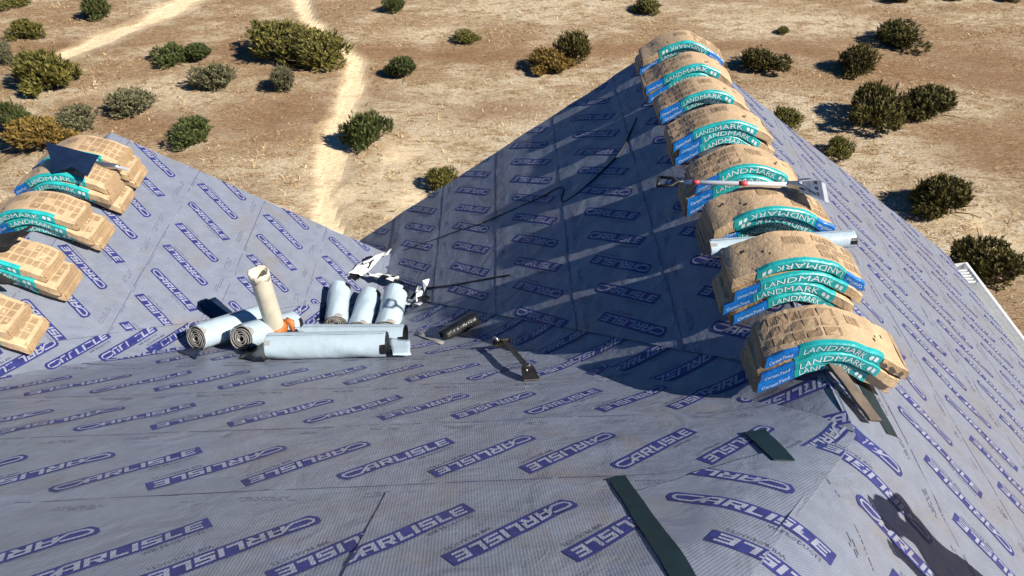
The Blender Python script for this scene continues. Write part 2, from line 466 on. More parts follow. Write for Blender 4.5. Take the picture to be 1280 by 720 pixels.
def xyM(x, y): return (x, -y*kM)
def xyW(x, y): return (y, x*kW)
def xyE(x, y): return (y, -x*kE)
def inset_from(poly_pl, a, b, d):
    """half-plane: points at least d from line ab (uv), on the side away from the outside"""
    pass
D2R = math.radians
rhoM = math.atan(-.063)
M1 = [xyM(XLR, YRIDGE), xyM(XH, YRIDGE), xyM(XR, YJ), xyM(XV, YV), xyM(XLR, YLM)]
courses(PM, [M1], -2.375, .93, rhoM, .452, D2R(-42.5), .735, lambda k: .477-.095*(k+1), off0=.006, flips=(1, 1, 0), lsub=.53)
XL2 = -7.2; M2 = [xyM(-9.5, YRIDGE), xyM(XLR, YRIDGE), xyM(XLR, YLM), xyM(XLR-(XV-XLR), YV), xyM(-9.5, YV)]
courses(PM, [M2], -2.375, .93, rhoM, .452, D2R(-42.5), .735, lambda k: .477-.095*(k+1), flips=(1, 1, 0), lsub=.53, step=.3, dash=False)
# left-hand slope of the right wing; its sheets stop short of the valley
XWE = -2.12
def off_line(pl, a, b, d, inside):
    a = np.array(pl.uv(a)); b = np.array(pl.uv(b)); t = (b-a)/np.linalg.norm(b-a); n = np.array((-t[1], t[0]))
    if np.dot(np.array(pl.uv(inside))-a, n) < 0: n = -n
    return a+n*d, -n                                      # point, outward normal
inW = (1.0, 6.5, 0)
Wfull = [xyW(XR, YR), xyW(XR, YJ), xyW(XV, YV), xyW(XV, YL), xyW(XWE, YL), xyW(XWE, YR)]
WA = [xyW(XR, YR), xyW(XR, YJ), xyW(XV, YV), xyW(XV, YR)]
WB = [xyW(XV, YL), xyW(XWE, YL), xyW(XWE, YR), xyW(XV, YR)]
pt, nn = off_line(PW, vJ, vV, .30, inW); WAc = clip_poly(WA, pt, nn)
wph = {0: 6.05, 1: 5.14, 2: 4.90}
courses(PW, [WAc, WB], -.95, .845, 0, .373, D2R(135), .71, lambda k: wph.get(k, 5.0+.13*k), off0=.011, flips=(0, 0, 1, 0, 1), lsub=.495)
# left wing, slope facing the valley
PLL = [(YLM, -XLR*kL), (YV, -XV*kL), (YL, -XV*kL), (YL, -XLR*kL)]
pt, nn = off_line(PL, vV, vL, .30, (-3.5, 6.5, 0)); PLc = clip_poly(PLL, pt, nn)
lph = {0: 6.08, 1: 5.74, 2: 4.49}
courses(PL, [PLc], 2.70, .765, 0, .372, D2R(-123), .60, lambda k: lph.get(k, 5.9+.1*k), off0=.011, flips=(1, 0, 1), lsub=.5)
# strips of underlayment lining the two valleys
WS = clip_poly(WA, *[(off_line(PW, vJ, vV, .42, inW)[0]), -np.array(off_line(PW, vJ, vV, .42, inW)[1])])
a1 = math.atan2(*(np.array(PW.hituv(672, 421))-np.array(PW.hituv(645, 437)))[::-1])
courses(PW, [WS], -9, 30, 0, .42, a1, .70, lambda k: 0, off0=.0, logos_on=False)
vdir = np.array(PW.uv(vV))-np.array(PW.uv(vJ)); vlen = np.linalg.norm(vdir); vdir /= vlen
def strip_logos(pl, poly, a, b, ang, ln, du, inset, inside, flips):
    p0 = np.array(off_line(pl, a, b, inset, inside)[0]); q = np.array(pl.uv(b))-np.array(pl.uv(a)); L = np.linalg.norm(q); q /= L
    lg = [(*(p0+q*x), ang, ln, flips[i % len(flips)]) for i, x in enumerate(np.arange(0, L, du))]
    o = map_bm(build_print(pl, [poly], lg, [], 0, None), pl, lambda u, v: .0065, 'logo_print', [M_ink, M_let, M_ink2], None, 0, False)
    s = [x for x in house.children if x.name.startswith('membrane_sheet')][-1]
    if o: o.parent = s
strip_logos(PW, WS, vJ, vV, a1, .70, .42, .17, inW, (0, 1))
LSp, LSn = off_line(PL, vV, vL, .42, (-3.5, 6.5, 0)); LS = clip_poly(PLL, LSp, -LSn)
courses(PL, [LS], -9, 30, 0, .4, 0, .6, lambda k: 0, off0=.0, logos_on=False)
a2 = math.atan2(*(np.array(PL.hituv(165, 428))-np.array(PL.hituv(118, 457)))[::-1])
strip_logos(PL, LS, vL, vV, a2, .62, .40, .17, (-3.5, 6.5, 0), (0, 0, 1))
# right-hand slope of the right wing
EA = [xyE(XR, YR), xyE(XR, YJ-(YJ-YRIDGE)-(XR-XH)*(YRIDGE-YB)/(XEAVE-XH)), xyE(XEAVE, YB), xyE(XEAVE, YR)]
EB = [xyE(XR, YJ), xyE(XH, YRIDGE), xyE(XR, YRIDGE-(XR-XH)*(YRIDGE-YB)/(XEAVE-XH))]
eph = lambda k: {1: 1.76, 0: 2.20, -1: 2.47}.get(k, 2.5+.1*k); EANG = D2R(-126)
courses(PE, [EA, EB], -2.92, 1.06, 0, .40, EANG, .76, eph, off0=.008, flips=(1, 1, 0), lsub=.5, step=.06)
# the sheet of that slope that wraps over the hip onto the near slope
def unfold(uv):
    JE, HE = np.array(PE.uv(vJ)), np.array(PE.uv((XH, YRIDGE, ZH))); JM, HM = np.array(PM.uv(vJ)), np.array(PM.uv((XH, YRIDGE, ZH)))
    eh = (HE-JE)/np.linalg.norm(HE-JE); mh = (HM-JM)/np.linalg.norm(HM-JM)
    ep = PE.hand*np.array((-eh[1], eh[0])); mp = PM.hand*np.array((-mh[1], mh[0])); d = np.array(uv)-JE
    return JM+mh*d.dot(eh)+mp*d.dot(ep)
J2 = np.array(PM.uv(vJ)); H2 = np.array(PM.uv((XH, YRIDGE, ZH)))
patch = [PM.hituv(*p) for p in ((757, 609), (965, 568), (1040, 546))]+[tuple(J2), tuple(J2+(H2-J2)*.5)]
hull = patch
wrap = own(map_bm([grid_bm(hull, .05, 0)], PM, lambda u, v: .0155, 'membrane_sheet', [M_mem], None, math.pi/4, True, skirt=.004))
lg = []
for k in (0, 1, 2):
    for i in range(-8, 9):
        a = np.array((eph(k)+i*.40, -2.92+(k+.5)*1.06)); c = unfold(a); e = unfold(a+.1*np.array((math.cos(EANG), math.sin(EANG))))-c
        lg.append((c[0], c[1], math.atan2(e[1], e[0]), .76, (1, 1, 0)[(i+2*k) % 3]))
pr = map_bm(build_print(PM, [hull], lg, [], 0, None), PM, lambda u, v: .0158, 'logo_print', [M_ink, M_let, M_ink2], None, 0, False); pr.parent = wrap
side = [PM.hituv(*p) for p in ((483, 620), (760, 604), (852, 728), (880, 790), (395, 790))]
side_o = own(map_bm([grid_bm(side, .05, rhoM)], PM, lambda u, v: .0150, 'membrane_sheet', [M_mem], None, rhoM, True, skirt=.005))
lg = []; cr_, sr_ = math.cos(rhoM), math.sin(rhoM)
for i in range(-12, 12):
    uu, vv = .477-.095+.19+i*.452, -2.375+.53*.93-.03; lg.append((uu*cr_-vv*sr_, uu*sr_+vv*cr_, D2R(-42.5)+rhoM, .735, (1, 1, 0)[(i+1) % 3]))
pr = map_bm(build_print(PM, [side], lg, [], 0, None), PM, lambda u, v: .0152, 'logo_print', [M_ink, M_let, M_ink2], None, rhoM, False); pr.parent = side_o
def strip_on(pl, pix, off, name, mat, thick=.004):
    q = [pl.hituv(*p) for p in pix]
    return map_bm([grid_bm(q, .06, 0)], pl, lambda u, v: off, name, [mat], None, 0, True, skirt=thick)
e1 = own(strip_on(PM, ((752, 606), (781, 600), (866, 718), (905, 775), (868, 779), (832, 720)), .024, 'edge_strip', M_strip)); e1['label'] = 'dark green adhesive edge of the wrapped sheet'
e2 = own(strip_on(PM, ((929, 547), (956, 543), (994, 579), (967, 581)), .024, 'edge_strip', M_strip)); e2['label'] = 'short dark green adhesive strip'
# narrow strips folded over the ridges and hips
def cap(a, b, n1, n2, d1, d2, w=.11, off=.016):
    a, b = Vector(a), Vector(b); n1, n2 = n1.normalized(), n2.normalized(); nm = (n1+n2).normalized(); N = max(2, int((b-a).length/.12)); v, f, uv = [], [], []
    k = off/nm.dot(n1)
    for i in range(N+1):
        p = a.lerp(b, i/N); w1 = w*(1+.1*math.sin(i*.8)); wi = min(.03, w*.4)
        v += [p+d1*w1+n1*(off+.002), p+d1*wi+n1*off, p+nm*(k-wi*.1), p+d2*wi+n2*off, p+d2*(w*(1-.1*math.sin(i*.6)))+n2*(off+.002)]
        uv += [(i*.12, x) for x in (-w, -.03, 0, .03, w)]
    for i in range(N):
        for j in range(4): f.append((i*5+j, i*5+j+1, i*5+j+6, i*5+j+5))
    o = own(mesh('membrane_sheet', v, f, M_mem, smooth=True)); me = o.data
    l = me.uv_layers.new(name='sheet'); li = np.zeros(len(me.loops), dtype=np.int32); me.loops.foreach_get('vertex_index', li); l.data.foreach_set('uv', np.array(uv, dtype=np.float32)[li].ravel())
def down(n, e):
    e = Vector(e).normalized(); d = n.cross(e).normalized(); return d if d.z < 0 else -d
H3 = Vector((XH, YRIDGE, ZH))
for a, b, p1, p2, w in (((XLR, YLM, ZLR), (XLR, YL, ZLR), PL, PL2, .12), (H3, (-9.5, YRIDGE, ZH), PM, PB, .12), (H3, (XEAVE, YB, ZEAVE), PE, PB, .12)):
    e = Vector(b)-Vector(a); cap(a, b, p1.n, p2.n, down(p1.n, e), down(p2.n, e), w)
# hidden slopes
L2 = [(YLM, XLR*kL), (YV, (2*XLR-XV)*kL), (YL, (2*XLR-XV)*kL), (YL, XLR*kL)]
courses(PL2, [L2], 0, .84, 0, .372, D2R(135), .6, lambda k: 0, step=.3, dash=False)
Bp = [(-9.5, YRIDGE*kM), (XH, YRIDGE*kM), (XEAVE, YB*kM), (-9.5, YB*kM)]
courses(PB, [Bp], 0, .93, 0, .452, D2R(45), .735, lambda k: 0, step=.5, dash=False, logos_on=False)
# deck under the underlayment
V, F = [], []
def slab(pts, th=.022, drop=.075):
    n = len(pts); o = len(V); a, b, c = (Vector(p) for p in pts[:3]); nn = (b-a).cross(c-a).normalized()
    if nn.z < 0: nn = -nn
    for p in pts: V.append(Vector(p)-nn*drop)
    for p in pts: V.append(Vector(p)-nn*(drop+th))
    F.append(tuple(range(o, o+n))); F.append(tuple(range(o+2*n-1, o+n-1, -1)))
    for i in range(n): F.append((o+i, o+(i+1) % n, o+n+(i+1) % n, o+n+i))
for pl, pp in ((PM, M1), (PM, M2), (PW, WA), (PW, WB), (PL, PLL), (PE, EA), (PE, EB), (PL2, L2), (PB, Bp)):
    slab([pl.P(*p) for p in pp])
own(mesh('roof_deck', V, F, M_deck))
# walls
GZ = -11.0
def wall(x0, y0, x1, y1, ztop):
    t = .1; v, f = box(min(x0, x1)-t, min(y0, y1)-t, GZ-.3, max(x0, x1)+t, max(y0, y1)+t, ztop); own(mesh('wall', v, f, M_siding))
zb = PM.P(0, -YV*kM).z-.1
wall(XEAVE-.45, YB+.5, XEAVE-.45, YR-.5, ZEAVE+.15)
wall(-9.2, YB+.5, XEAVE-.75, YB+.5, ZEAVE+.15)
wall(XV, YV+.2, XV, YL-.5, ZV-.15)
wall(-9.2, YB+.8, -9.2, YV-.4, ZEAVE+.15)
def gable(x0, x1, y, pl_z, apex, name='gable_wall'):
    ax, az = apex; t = .1
    pts = [(x0, GZ-.3), (x1, GZ-.3), (x1, pl_z(x1)), (ax, az), (x0, pl_z(x0))]
    v = [(x, y-t, z) for x, z in pts]+[(x, y+t, z) for x, z in pts]; n = len(pts)
    f = [tuple(range(n))[::-1], tuple(range(n, 2*n))]+[(i, (i+1) % n, n+(i+1) % n, n+i) for i in range(n)]
    own(mesh(name, v, f, M_siding))
gable(XWE+.35, XEAVE-.55, YR-.5, lambda x: (ZR-Q*(XR-x) if x < XR else ZR-QE*(x-XR))-.08, (XR, ZR-.08))
gable(2*XLR-XV+.3, XV-.2, YL-.5, lambda x: ZLR-LP*abs(x-XLR)-.08, (XLR, ZLR-.08))
# rake boards and the white gutter
def board_between(a, b, w, h, name, mat):
    a, b = Vector(a), Vector(b); d = (b-a); L = d.length; d.normalize(); s = Vector((0, 1, 0))
    up = d.cross(s); up = up if up.z > 0 else -up
    v = [a+d*(L*i)+s*(w*j)-up*(h*k) for i in (0, 1) for j in (0, 1) for k in (0, 1)]
    f = [(0, 1, 3, 2), (4, 6, 7, 5), (0, 4, 5, 1), (2, 3, 7, 6), (0, 2, 6, 4), (1, 5, 7, 3)]
    return own(mesh(name, v, f, mat))
dz = Vector((0, 0, -.006))
board_between(PW.P(*xyW(XR, YR))+dz, PW.P(*xyW(XWE, YR))+dz, .025, .16, 'rake_board', M_white)
board_between(PE.P(*xyE(XR, YR))+dz, PE.P(*xyE(XEAVE, YR))+dz, .025, .16, 'rake_board', M_white)
board_between(PL.P(YL, -XLR*kL)+dz, PL.P(YL, -XV*kL)+dz, .025, .16, 'rake_board', M_white)
gp = [(.0, .0), (.0, -.13), (.14, -.13), (.20, -.06), (.20, .03), (.165, .03), (.165, -.055), (.13, -.115), (.015, -.115), (.015, 0)]
gx, gz = XEAVE+.005, ZEAVE-.015
v = [(gx+a, y, gz+b) for y in (YB, YR-.16) for a, b in gp]; n = len(gp)
f = [(i, (i+1) % n, n+(i+1) % n, n+i) for i in range(n)]
gut = own(mesh('gutter', v, f, M_white))
ec = mesh('end_cap', [(gx+a, YR-.157+dy, gz+b) for dy in (0, .014) for a, b in gp[:5]], [(4, 3, 2, 1, 0), (5, 6, 7, 8, 9)]+[(i, (i+1) % 5, 5+(i+1) % 5, 5+i) for i in range(5)], M_white); ec.parent = gut
for i in range(5):
    y = YR-.30-.06*i
    st = mesh('strap', *box(gx+.016, y, gz-.012, gx+.164, y+.022, gz+.008), M_white); st.parent = gut
fas = own(mesh('fascia', *box(XEAVE-.03, YB, ZEAVE-.22, XEAVE, YR-.03, ZEAVE-.03), M_white))
# drip edge along the gable end of the right slope
print('roof done')

# ------------------------------------------------------------------ ground
def ghit(px, py, z=GZ):
    r = ray(px, py); t = z/r.z; return (r.x*t, r.y*t)
def axis(lo, hi, step, far):
    a = list(np.arange(lo, hi, step)); s = step; x = hi
    while x < far: a.append(x); s *= 1.35; x += s
    a.append(far); s = step; x = lo-step
    while x > -far: a.insert(0, x); s *= 1.35; x -= s
    a.insert(0, -far); return np.array(a)
gxs = axis(-24, 25, .16, 900); gys = axis(8, 35, .16, 900)
GX, GY = np.meshgrid(gxs, gys)
def fbm(x, y, base, octs=4, seed=0):
    r = np.random.RandomState(seed); h = np.zeros_like(x, dtype=float); a = 1.
    for o in range(octs):
        for _ in range(4):
            k = base*2**o*r.uniform(.7, 1.4); t = r.uniform(0, 6.28); h += a*np.sin(k*(x*math.cos(t)+y*math.sin(t))+r.uniform(0, 6.28))
        a *= .55
    return h/4
def gheight(x, y):
    x = np.asarray(x, float); y = np.asarray(y, float)
    return GZ+.10*fbm(x, y, .35, 3, 3)+.02*fbm(x, y, 2.2, 2, 5)
def seg_dist(x, y, P):
    d = np.full(np.shape(x), 1e9); tw = np.zeros(np.shape(x))
    for i in range(len(P)-1):
        ax, ay, aw = P[i]; bx, by, bw = P[i+1]
        t = np.clip(((x-ax)*(bx-ax)+(y-ay)*(by-ay))/((bx-ax)**2+(by-ay)**2), 0, 1)
        dd = np.hypot(x-ax-t*(bx-ax), y-ay-t*(by-ay))/(aw+t*(bw-aw))
        m = dd < d; d = np.where(m, dd, d)
    return d
def poly_px(L): return [(*ghit(a, b), w) for a, b, w in L]
P1 = poly_px([(300, -30, .6), (236, 2, .6), (190, 25, .6), (140, 47, .6), (95, 65, .5), (40, 92, .3)])
P2 = poly_px([(372, -40, .3), (380, 0, .28), (386, 25, .28), (412, 48, .3), (446, 78, .32), (442, 112, .38), (428, 150, .45), (414, 205, .42), (410, 262, .36), (418, 300, .3)])
P3 = poly_px([(440, 62, .5), (560, 70, .5), (700, 66, .5), (900, 58, .55), (1000, 62, .7), (1120, 88, .9), (1300, 110, 1.0)])
def blobs(x, y, L):
    m = np.zeros(np.shape(x))
    for a, b, rx, ry in L:
        cx, cy = ghit(a, b); m = np.maximum(m, np.exp(-((x-cx)/rx)**2-((y-cy)/ry)**2))
    return m
PALE = [(590, 150, 3.2, 2.6), (560, 215, 1.7, 1.6), (470, 235, 1.3, 1.8), (640, 100, 1.5, .6), (490, 112, 1.2, .5), (700, 140, 2, 1.5), (1000, 150, 2.0, 2.0), (1110, 190, 2.0, 1.2), (1240, 290, 1.5, 2), (960, 30, 3, 1.6),
        (530, 40, 1.4, .7), (700, 10, 5, 1.5), (240, 125, 2, .9), (330, 210, 2.0, 1.2), (370, 260, 1.3, 1.3), (180, 110, 1.6, .6), (60, 215, 1.6, 1.4), (1200, 130, 1.2, 1.5), (1060, 250, 2, 1.4)]
SANDY = [(430, 190, 1.1, 1.4), (415, 255, 1.0, 1.6), (500, 205, 1.1, 1.4), (525, 250, .9, 1.1), (1235, 290, .9, 1.2)]
BROWN = [(330, 150, 2.6, 1.6), (190, 150, 2.0, .9), (620, 140, 2, .7), (1180, 80, 4.5, 1.5), (1230, 180, 1.8, 1.6), (120, 215, 1.2, 1), (460, 115, 1.1, .6), (300, 60, 1.4, .8), (1000, 60, 4, .7), (80, 60, 2.5, .6)]
def zones(x, y):
    w = .55*fbm(x, y, 2.4, 4, 9)
    d1, d2, d3 = seg_dist(x, y, P1), seg_dist(x, y, P2), seg_dist(x, y, P3)
    sm = lambda d, a, b: np.clip((b-d)/(b-a), 0, 1)
    path = np.maximum(sm(d1+w*.7, .55, 1.75), sm(d2+w*.7, .55, 1.75))
    brown = np.maximum(blobs(x, y, BROWN)*.9, sm(d3+w, .6, 1.5)*.95)
    path = np.maximum(path, .85*blobs(x, y, SANDY)*np.clip(.75+w, 0, 1))
    pale = blobs(x, y, PALE)
    return path, pale, brown
pth, pal, brn = zones(GX, GY)
GZs = gheight(GX, GY)-.03*pth
nyg, nxg = GX.shape
verts = np.stack([GX, GY, GZs], -1).reshape(-1, 3)
ii = np.arange(nyg*nxg).reshape(nyg, nxg)
faces = np.stack([ii[:-1, :-1], ii[:-1, 1:], ii[1:, 1:], ii[1:, :-1]], -1).reshape(-1, 4)
me = bpy.data.meshes.new('ground'); me.from_pydata(verts.tolist(), [], faces.tolist())
at = me.attributes.new('zone', 'FLOAT_COLOR', 'POINT')
at.data.foreach_set('color', np.stack([pth, pal, brn, np.ones_like(pth)], -1).astype(np.float32).ravel())
me.polygons.foreach_set('use_smooth', [True]*len(me.polygons))
def ground_mat():
    m, nt, b = nodes('dry_scrub_ground')
    at = nt.nodes.new('ShaderNodeAttribute'); at.attribute_name = 'zone'
    sp = nt.nodes.new('ShaderNodeSeparateColor'); nt.links.new(at.outputs['Color'], sp.inputs[0])
    tc = nt.nodes.new('ShaderNodeTexCoord'); mp = nt.nodes.new('ShaderNodeMapping'); mp.inputs['Scale'].default_value = (1, 2.0, 1); mp.inputs['Rotation'].default_value = (0, 0, .35)
    nt.links.new(tc.outputs['Object'], mp.inputs[0]); st = mp.outputs[0]
    big = noise(nt, .35, 6, .65, vec=st); mid = noise(nt, 1.5, 8, .72, vec=st, dist=.6); fine = noise(nt, 7.5, 8, .78, vec=st, dist=1.2); vf = noise(nt, 34, 5, .75)
    grass = ramp(nt, fine, [(.40, (0.155, 0.089, 0.045)), (.47, (0.405, 0.262, 0.155)), (.54, (0.565, 0.395, 0.225)), (.62, (0.840, 0.650, 0.430))])
    grass = mix(nt, math_n(nt, 'MULTIPLY', ramp(nt, mid, [(.42, (0, 0, 0)), (.62, (1, 1, 1))]), .6), grass, (0.385, 0.235, 0.125))
    pale = ramp(nt, fine, [(.34, (0.335, 0.217, 0.112)), (.45, (0.760, 0.590, 0.380)), (.54, (0.900, 0.760, 0.540)), (.62, (0.930, 0.840, 0.680))])
    pf = math_n(nt, 'MULTIPLY', math_n(nt, 'ADD', math_n(nt, 'MULTIPLY', sp.outputs[1], 1.15), math_n(nt, 'MULTIPLY', ramp(nt, big, [(.47, (0, 0, 0)), (.60, (1, 1, 1))]), .85)), ramp(nt, mid, [(.40, (.0, .0, .0)), (.54, (1, 1, 1))]))
    c = mix(nt, math_n(nt, 'MINIMUM', pf, 1), grass, pale)
    br = ramp(nt, fine, [(.34, (0.211, 0.118, 0.062)), (.64, (0.521, 0.310, 0.168))])
    c = mix(nt, math_n(nt, 'MULTIPLY', sp.outputs[2], ramp(nt, mid, [(.3, (.35, .35, .35)), (.55, (.95, .95, .95))])), c, br)
    sand = ramp(nt, fine, [(.36, (.50, .365, .215)), (.5, (.78, .615, .385)), (.62, (.86, .72, .50))])
    sf = math_n(nt, 'MULTIPLY', sp.outputs[0], ramp(nt, mid, [(.30, (.35, .35, .35)), (.50, (1, 1, 1))]))
    c = mix(nt, sf, c, sand)
    nt.links.new(c, b.inputs['Base Color']); b.inputs['Roughness'].default_value = .95; b.inputs['Specular IOR Level'].default_value = .1
    inv = math_n(nt, 'SUBTRACT', 1.1, sp.outputs[0])
    h = math_n(nt, 'MULTIPLY', math_n(nt, 'ADD', math_n(nt, 'ADD', fine, math_n(nt, 'MULTIPLY', vf, .4)), math_n(nt, 'MULTIPLY', mid, .8)), inv)
    bump(nt, b, h, 1.0, .14)
    return m
me.materials.append(ground_mat())
g = link('ground', me); g['kind'] = 'structure'

# dry grass tussocks
def attr_leaf_mat(name, cols, rough=.8, trans=.0):
    m, nt, b = nodes(name)
    at = nt.nodes.new('ShaderNodeAttribute'); at.attribute_name = 'tint'
    nt.links.new(ramp(nt, at.outputs['Fac'], cols), b.inputs['Base Color']); b.inputs['Roughness'].default_value = rough
    b.inputs['Specular IOR Level'].default_value = .2
    return m
NT = 60000
tx = RS.uniform(-24, 25, NT); ty = RS.uniform(9, 34, NT)
tp, tl, tb = zones(tx, ty)
dens = np.clip(.35+.4*fbm(tx, ty, 1.1, 3, 21)+.35*tl-.35*tb, .04, 1)*(1-np.clip(tp*1.6, 0, 1))
keep = (RS.rand(NT) < dens) & ~((tx < 6.4) & (ty < 8.4))
tx, ty, tl = tx[keep], ty[keep], tl[keep]; tz = gheight(tx, ty)
V, F, T = [], [], []
for x, y, z, pa in zip(tx, ty, tz, tl):
    s = random.uniform(.035, .13); c = min(1, max(0, random.gauss(.42+.3*pa, .22)))
    for _ in range(4):
        a = random.uniform(0, 6.28); r = random.uniform(.5, 1.6)*s; w = s*.16; hx, hy = math.cos(a), math.sin(a)
        o = len(V); bx, by = x+random.uniform(-.6, .6)*s, y+random.uniform(-.6, .6)*s
        V += [(bx-hy*w, by+hx*w, z-.01), (bx+hy*w, by-hx*w, z-.01), (bx+hx*r, by+hy*r, z+random.uniform(.1, .65)*s)]
        F.append((o, o+1, o+2)); T += [c]*3
me = bpy.data.meshes.new('dry_grass'); me.from_pydata(V, [], F)
me.attributes.new('tint', 'FLOAT', 'POINT').data.foreach_set('value', T)
me.materials.append(attr_leaf_mat('straw', [(0, (.12, .075, .036)), (.4, (.44, .29, .14)), (1, (.74, .58, .36))]))
g = link('dry_grass', me); g['kind'] = 'stuff'; g['label'] = 'matted dry straw coloured grass on the sandy ground'; g['category'] = 'grass'

# ------------------------------------------------------------------ shrubs
SH_M = {'green': attr_leaf_mat('shrub_green', [(0, (.022, .034, .012)), (.45, (.088, .112, .034)), (1, (.19, .20, .07))], .6),
        'olive': attr_leaf_mat('shrub_olive', [(0, (.034, .038, .010)), (.45, (.150, .142, .034)), (1, (.29, .25, .07))], .6),
        'grey': attr_leaf_mat('shrub_grey', [(0, (.05, .05, .025)), (.45, (.165, .160, .085)), (1, (.30, .28, .16))], .7),
        'gold': attr_leaf_mat('shrub_gold', [(0, (.07, .046, .012)), (.45, (.215, .142, .036)), (1, (.38, .26, .075))], .7),
        'dark': attr_leaf_mat('shrub_dark', [(0, (.024, .024, .008)), (.45, (.100, .088, .024)), (1, (.215, .18, .052))], .6)}
M_bark = simple('shrub_bark', (.09, .065, .045), .9, var=.3, scale=20, bstr=.4)
def crown_mesh(seed, flat=.75, nt=520, spiky=1.0):
    r = random.Random(seed)
    lobes = [(Vector((r.uniform(-.06, .06), r.uniform(-.06, .06), .24)), .31)]
    for i in range(r.randint(6, 9)):
        a = r.uniform(0, 6.28); d = r.uniform(.14, .42); lobes.append((Vector((d*math.cos(a), d*math.sin(a)*.9, r.uniform(.10, .40)*flat)), r.uniform(.10, .24)))
    V, F, T = [], [], []
    for i in range(nt):
        c, R_ = lobes[r.randrange(len(lobes))] if i % 3 else lobes[0]
        while True:
            q = Vector((r.uniform(-1, 1), r.uniform(-1, 1), r.uniform(-.65, 1)))
            if .05 < q.length < 1: break
        dirn = q.normalized(); rad = R_*(.55+.45*r.random()**.5)*(1 if r.random() < .93 else r.uniform(1.1, 1.3))
        p = c+Vector((dirn.x*rad, dirn.y*rad, dirn.z*rad*flat*1.05))
        if p.z < .02: p.z = r.uniform(.02, .12)
        ax = (Vector((p.x, p.y, (p.z-.05)*1.4)).normalized()*.8+Vector((r.gauss(0, .3), r.gauss(0, .3), .55+r.gauss(0, .25)))).normalized()
        tint = min(1, max(0, r.gauss(.42, .2)+.1*r.random()))
        d, a, b = frame(ax)
        for k in range(14):
            t = k*2.4+r.random(); ln = r.uniform(.028, .068)*spiky; sp = r.uniform(.3, 1.2); w = r.uniform(.005, .010)
            st = p+d*r.uniform(-.035, .045); side = a*math.cos(t)+b*math.sin(t)
            tip = st+(d+side*sp).normalized()*ln; wv = d.cross(side).normalized()*w; mid = (st+tip)/2
            o = len(V); V += [st, mid+wv, tip, mid-wv]; F.append((o, o+1, o+2, o+3)); T += [min(1, max(0, tint+r.gauss(0, .1)))]*4
    me = bpy.data.meshes.new('crown'); me.from_pydata([tuple(v) for v in V], [], F)
    me.attributes.new('tint', 'FLOAT', 'POINT').data.foreach_set('value', T)
    me.materials.append(M_bark)
    parts = []
    for c, R_ in lobes[:7]:
        e = c+Vector((0, 0, R_*.3)); parts.append(tube([(0, 0, -.06), Vector((e.x*.4, e.y*.4, e.z*.35)), e], [.028, .018, .006], 5))
        for _ in range(2):
            parts.append(tube([Vector((e.x*.4, e.y*.4, e.z*.35)), e+Vector((r.uniform(-.15, .15), r.uniform(-.15, .15), r.uniform(0, .1)))], [.012, .004], 4))
    for _ in range(22):
        a = r.uniform(0, 6.28); q = Vector((math.cos(a)*r.uniform(.2, .55), math.sin(a)*r.uniform(.2, .55), r.uniform(.12, .62)*flat))
        parts.append(tube([q*.35, q*.7+Vector((r.uniform(-.04, .04), r.uniform(-.04, .04), .02)), q], [.010, .007, .003], 4))
    v, f = merge(*parts); tm = bpy.data.meshes.new('trunk'); tm.from_pydata([tuple(x) for x in v], [], f); tm.materials.append(M_bark)
    return me, tm
CROWNS = [crown_mesh(s, fl, 900, sp) for s, fl, sp in ((1, .8, 1), (2, .62, 1.1), (3, .95, 1), (4, .7, 1.25), (5, .55, 1.3))]
_crm = {}
def shrub(px, base, w, h, tint, label, var=0, squash=1.0):
    x, y = ghit(px, base); z = float(gheight(x, y))
    dist = Vector((x, y, GZ)).dot(FWD); W = w/FPX*dist; H = h/FPX*dist/.86
    cm, tm = CROWNS[var % 5]
    if (var % 5, tint) not in _crm:
        c2 = cm.copy(); c2.materials[0] = SH_M[tint]; _crm[(var % 5, tint)] = c2
    cm = _crm[(var % 5, tint)]
    o = empty('shrub', (x, y+W*.33, z), random.uniform(0, 6.28))
    s = W/.96; zs = min(1.6, max(.55, H/W/.78)); o.scale = (s*random.uniform(.88, 1.12), s*random.uniform(.8, 1.15), s*zs)
    link('crown', cm, o); link('trunk', tm, o)
    tag(o, label, 'shrub', 'shrubs scattered over the dry ground')
